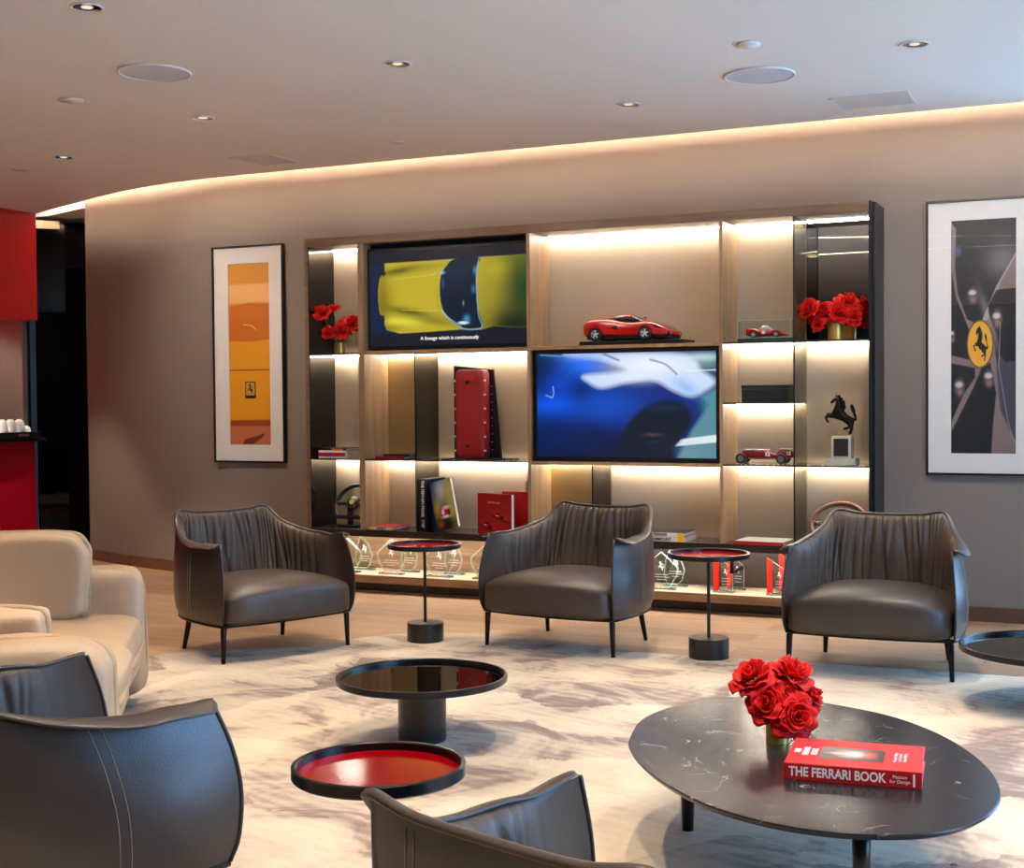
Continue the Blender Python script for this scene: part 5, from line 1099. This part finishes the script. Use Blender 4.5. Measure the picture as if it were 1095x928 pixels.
def cup(lb, loc, g):
    t = thing('cup', lb, 'cup', loc, 0, g)
    obj('bowl', MB().lathe([(.046, 0), (.045, .03), (.035, .075), (.026, .088), (.024, .088), (.032, .073), (.042, .03), (.043, 0)], 24, cap=False), WHITEP, t, True)
    obj('foot_ring', MB().lathe([(.020, .086), (.021, .096), (.017, .096), (.017, .086)], 20, cap=False), WHITEP, t, True); return t
c0 = None
for i in range(5):
    for j in range(2):
        for kz in range(2):
            if kz and i == 4: continue
            loc = (-8.62+(.05 if j else -.05), 8.26+i*.094+.02*kz, .9925+.0105+kz*.056)
            lb = 'upturned white cup in the %s row of the serving tray' % (('upper', 'lower')[kz == 0])
            if c0 is None: c0 = cup(lb, loc, 'white cups on the bar tray')
            else: dup(c0, loc, 0, lb, 'white cups on the bar tray')
q = atd(0, 515, 10.3)
t = thing('bar_stool', 'red bar stool with black tubular legs at the left edge', 'bar stool', (-8.02, 7.42, 0), .4)
obj('seat', MB().sq((0, 0, .70), (.20, .20, .035), .5, .5, 32, 12), REDCURT, t, True)
for sx in (-1, 1):
    for sy in (-1, 1): obj('leg', MB().tube([(sx*.10, sy*.10, .675), (sx*.16, sy*.16, .665), (sx*.185, sy*.185, .62), (sx*.21, sy*.21, 0)], .014, 10), BLACKP, t, True)
obj('foot_ring', MB().tube([(.205*math.cos(a)*1.3, .205*math.sin(a)*1.3, .25) for a in np.linspace(0, 2*PI, 33)[:-1]], .008, 8, closed=True), BLACKP, t, True)
# dark kitchen counter seen through the door glass
t = thing('dark_kitchen_counter', 'dark counter faintly visible behind the tinted glass door', 'counter', (-8.9, 11.0, 0), rz)
obj('cabinet_body', MB().box(-1.2, 0, 0, .9, .5, .86), DARKWALL, t); obj('worktop', MB().box(-1.22, -.03, .861, .92, .5, .90), mat('grey_worktop', hexc(110, 108, 96), .4), t)
t = thing('coffee_machine', 'dark coffee machine on the counter behind the glass door', 'machine', (-8.75, 11.3, .9), rz)
obj('body', MB().box(-.13, 0, 0, .13, .25, .05).box(-.13, .13, .05, .13, .25, .28).box(-.13, 0, .28, .13, .25, .36), BLACKP, t, bevel=.01); obj('spout', MB().box(-.03, .03, .20, .03, .10, .28), CHROME, t)

# ================================================================== LIGHT
def spot(loc, e, size=64, blend=.35, col=(1, .86, .72), r=.035):
    l = bpy.data.lights.new('downlight_beam', 'SPOT'); l.energy = e; l.spot_size = math.radians(size); l.spot_blend = blend; l.color = col; l.shadow_soft_size = r
    o = bpy.data.objects.new('downlight_beam', l); C.objects.link(o); o.location = (loc[0], loc[1], CZ-.012); return o
SE = 150
for (p, lb) in spots: spot(atz(*p, CZ), SE)
more = [(-2.31, 3.85), (-1.6, 4.6), (-.45, 4.9), (.6, 5.2), (-2.9, 2.5), (-1.2, 2.6), (-.2, 3.3), (.9, 3.6), (-5.4, 4.4), (-4.7, 2.9), (-.9, 1.0), (-2.6, .8), (.5, 1.5), (-7.9, 6.2), (-8.0, 7.6), (-9.0, 8.2), (-7.95, 9.35), (-5.5, -3), (-3, -4), (-6, -7)]  # unseen; most added for illumination, one to brighten the soffit behind the door
for x, y in more:
    spot((x, y), SE if y > 0 else SE*.6); d2 = dup(dl, (x, y, CZ), 0, 'recessed downlight outside the view', 'downlights outside the view')
W = bpy.data.worlds.new('world'); sc.world = W; W.use_nodes = True; bg = W.node_tree.nodes['Background']; bg.inputs[0].default_value = (.30, .58, 1, 1); bg.inputs[1].default_value = 10
for a, b in wins:
    mx, my = (a[0]+b[0])/2, (a[1]+b[1])/2; dx, dy = b[0]-a[0], b[1]-a[1]
    l = bpy.data.lights.new('window_portal', 'AREA'); l.shape = 'RECTANGLE'; l.size = math.hypot(dx, dy); l.size_y = 2.7; l.cycles.is_portal = True
    o = bpy.data.objects.new('window_portal', l); C.objects.link(o); o.matrix_world = frame_mat((mx+(.06 if dx == 0 else 0), my+(0 if dx == 0 else .06), 1.45), (dx, dy, 0), (1, 0, 0) if dx == 0 else (0, 1, 0))
# spots without fittings, added to brighten the pictures, back wall and cabinet
def washer(x, y, tx, tz, e, size=74):
    o = spot((x, y), e, size, 1.0); o.rotation_euler = (Vector((tx, WY, tz))-o.location).to_track_quat('-Z', 'Y').to_euler()
for x, y, tx, tz, e in ((-6.2, 6.5, -6.1, 1.7, 125), (-4.86, 6.28, -4.7, 1.6, 60), (-3.6, 6.2, -3.6, 1.6, 60), (-2.3, 6.2, -2.3, 1.6, 60), (-.966, 6.45, -.85, 1.7, 125)): washer(x, y, tx, tz, e)
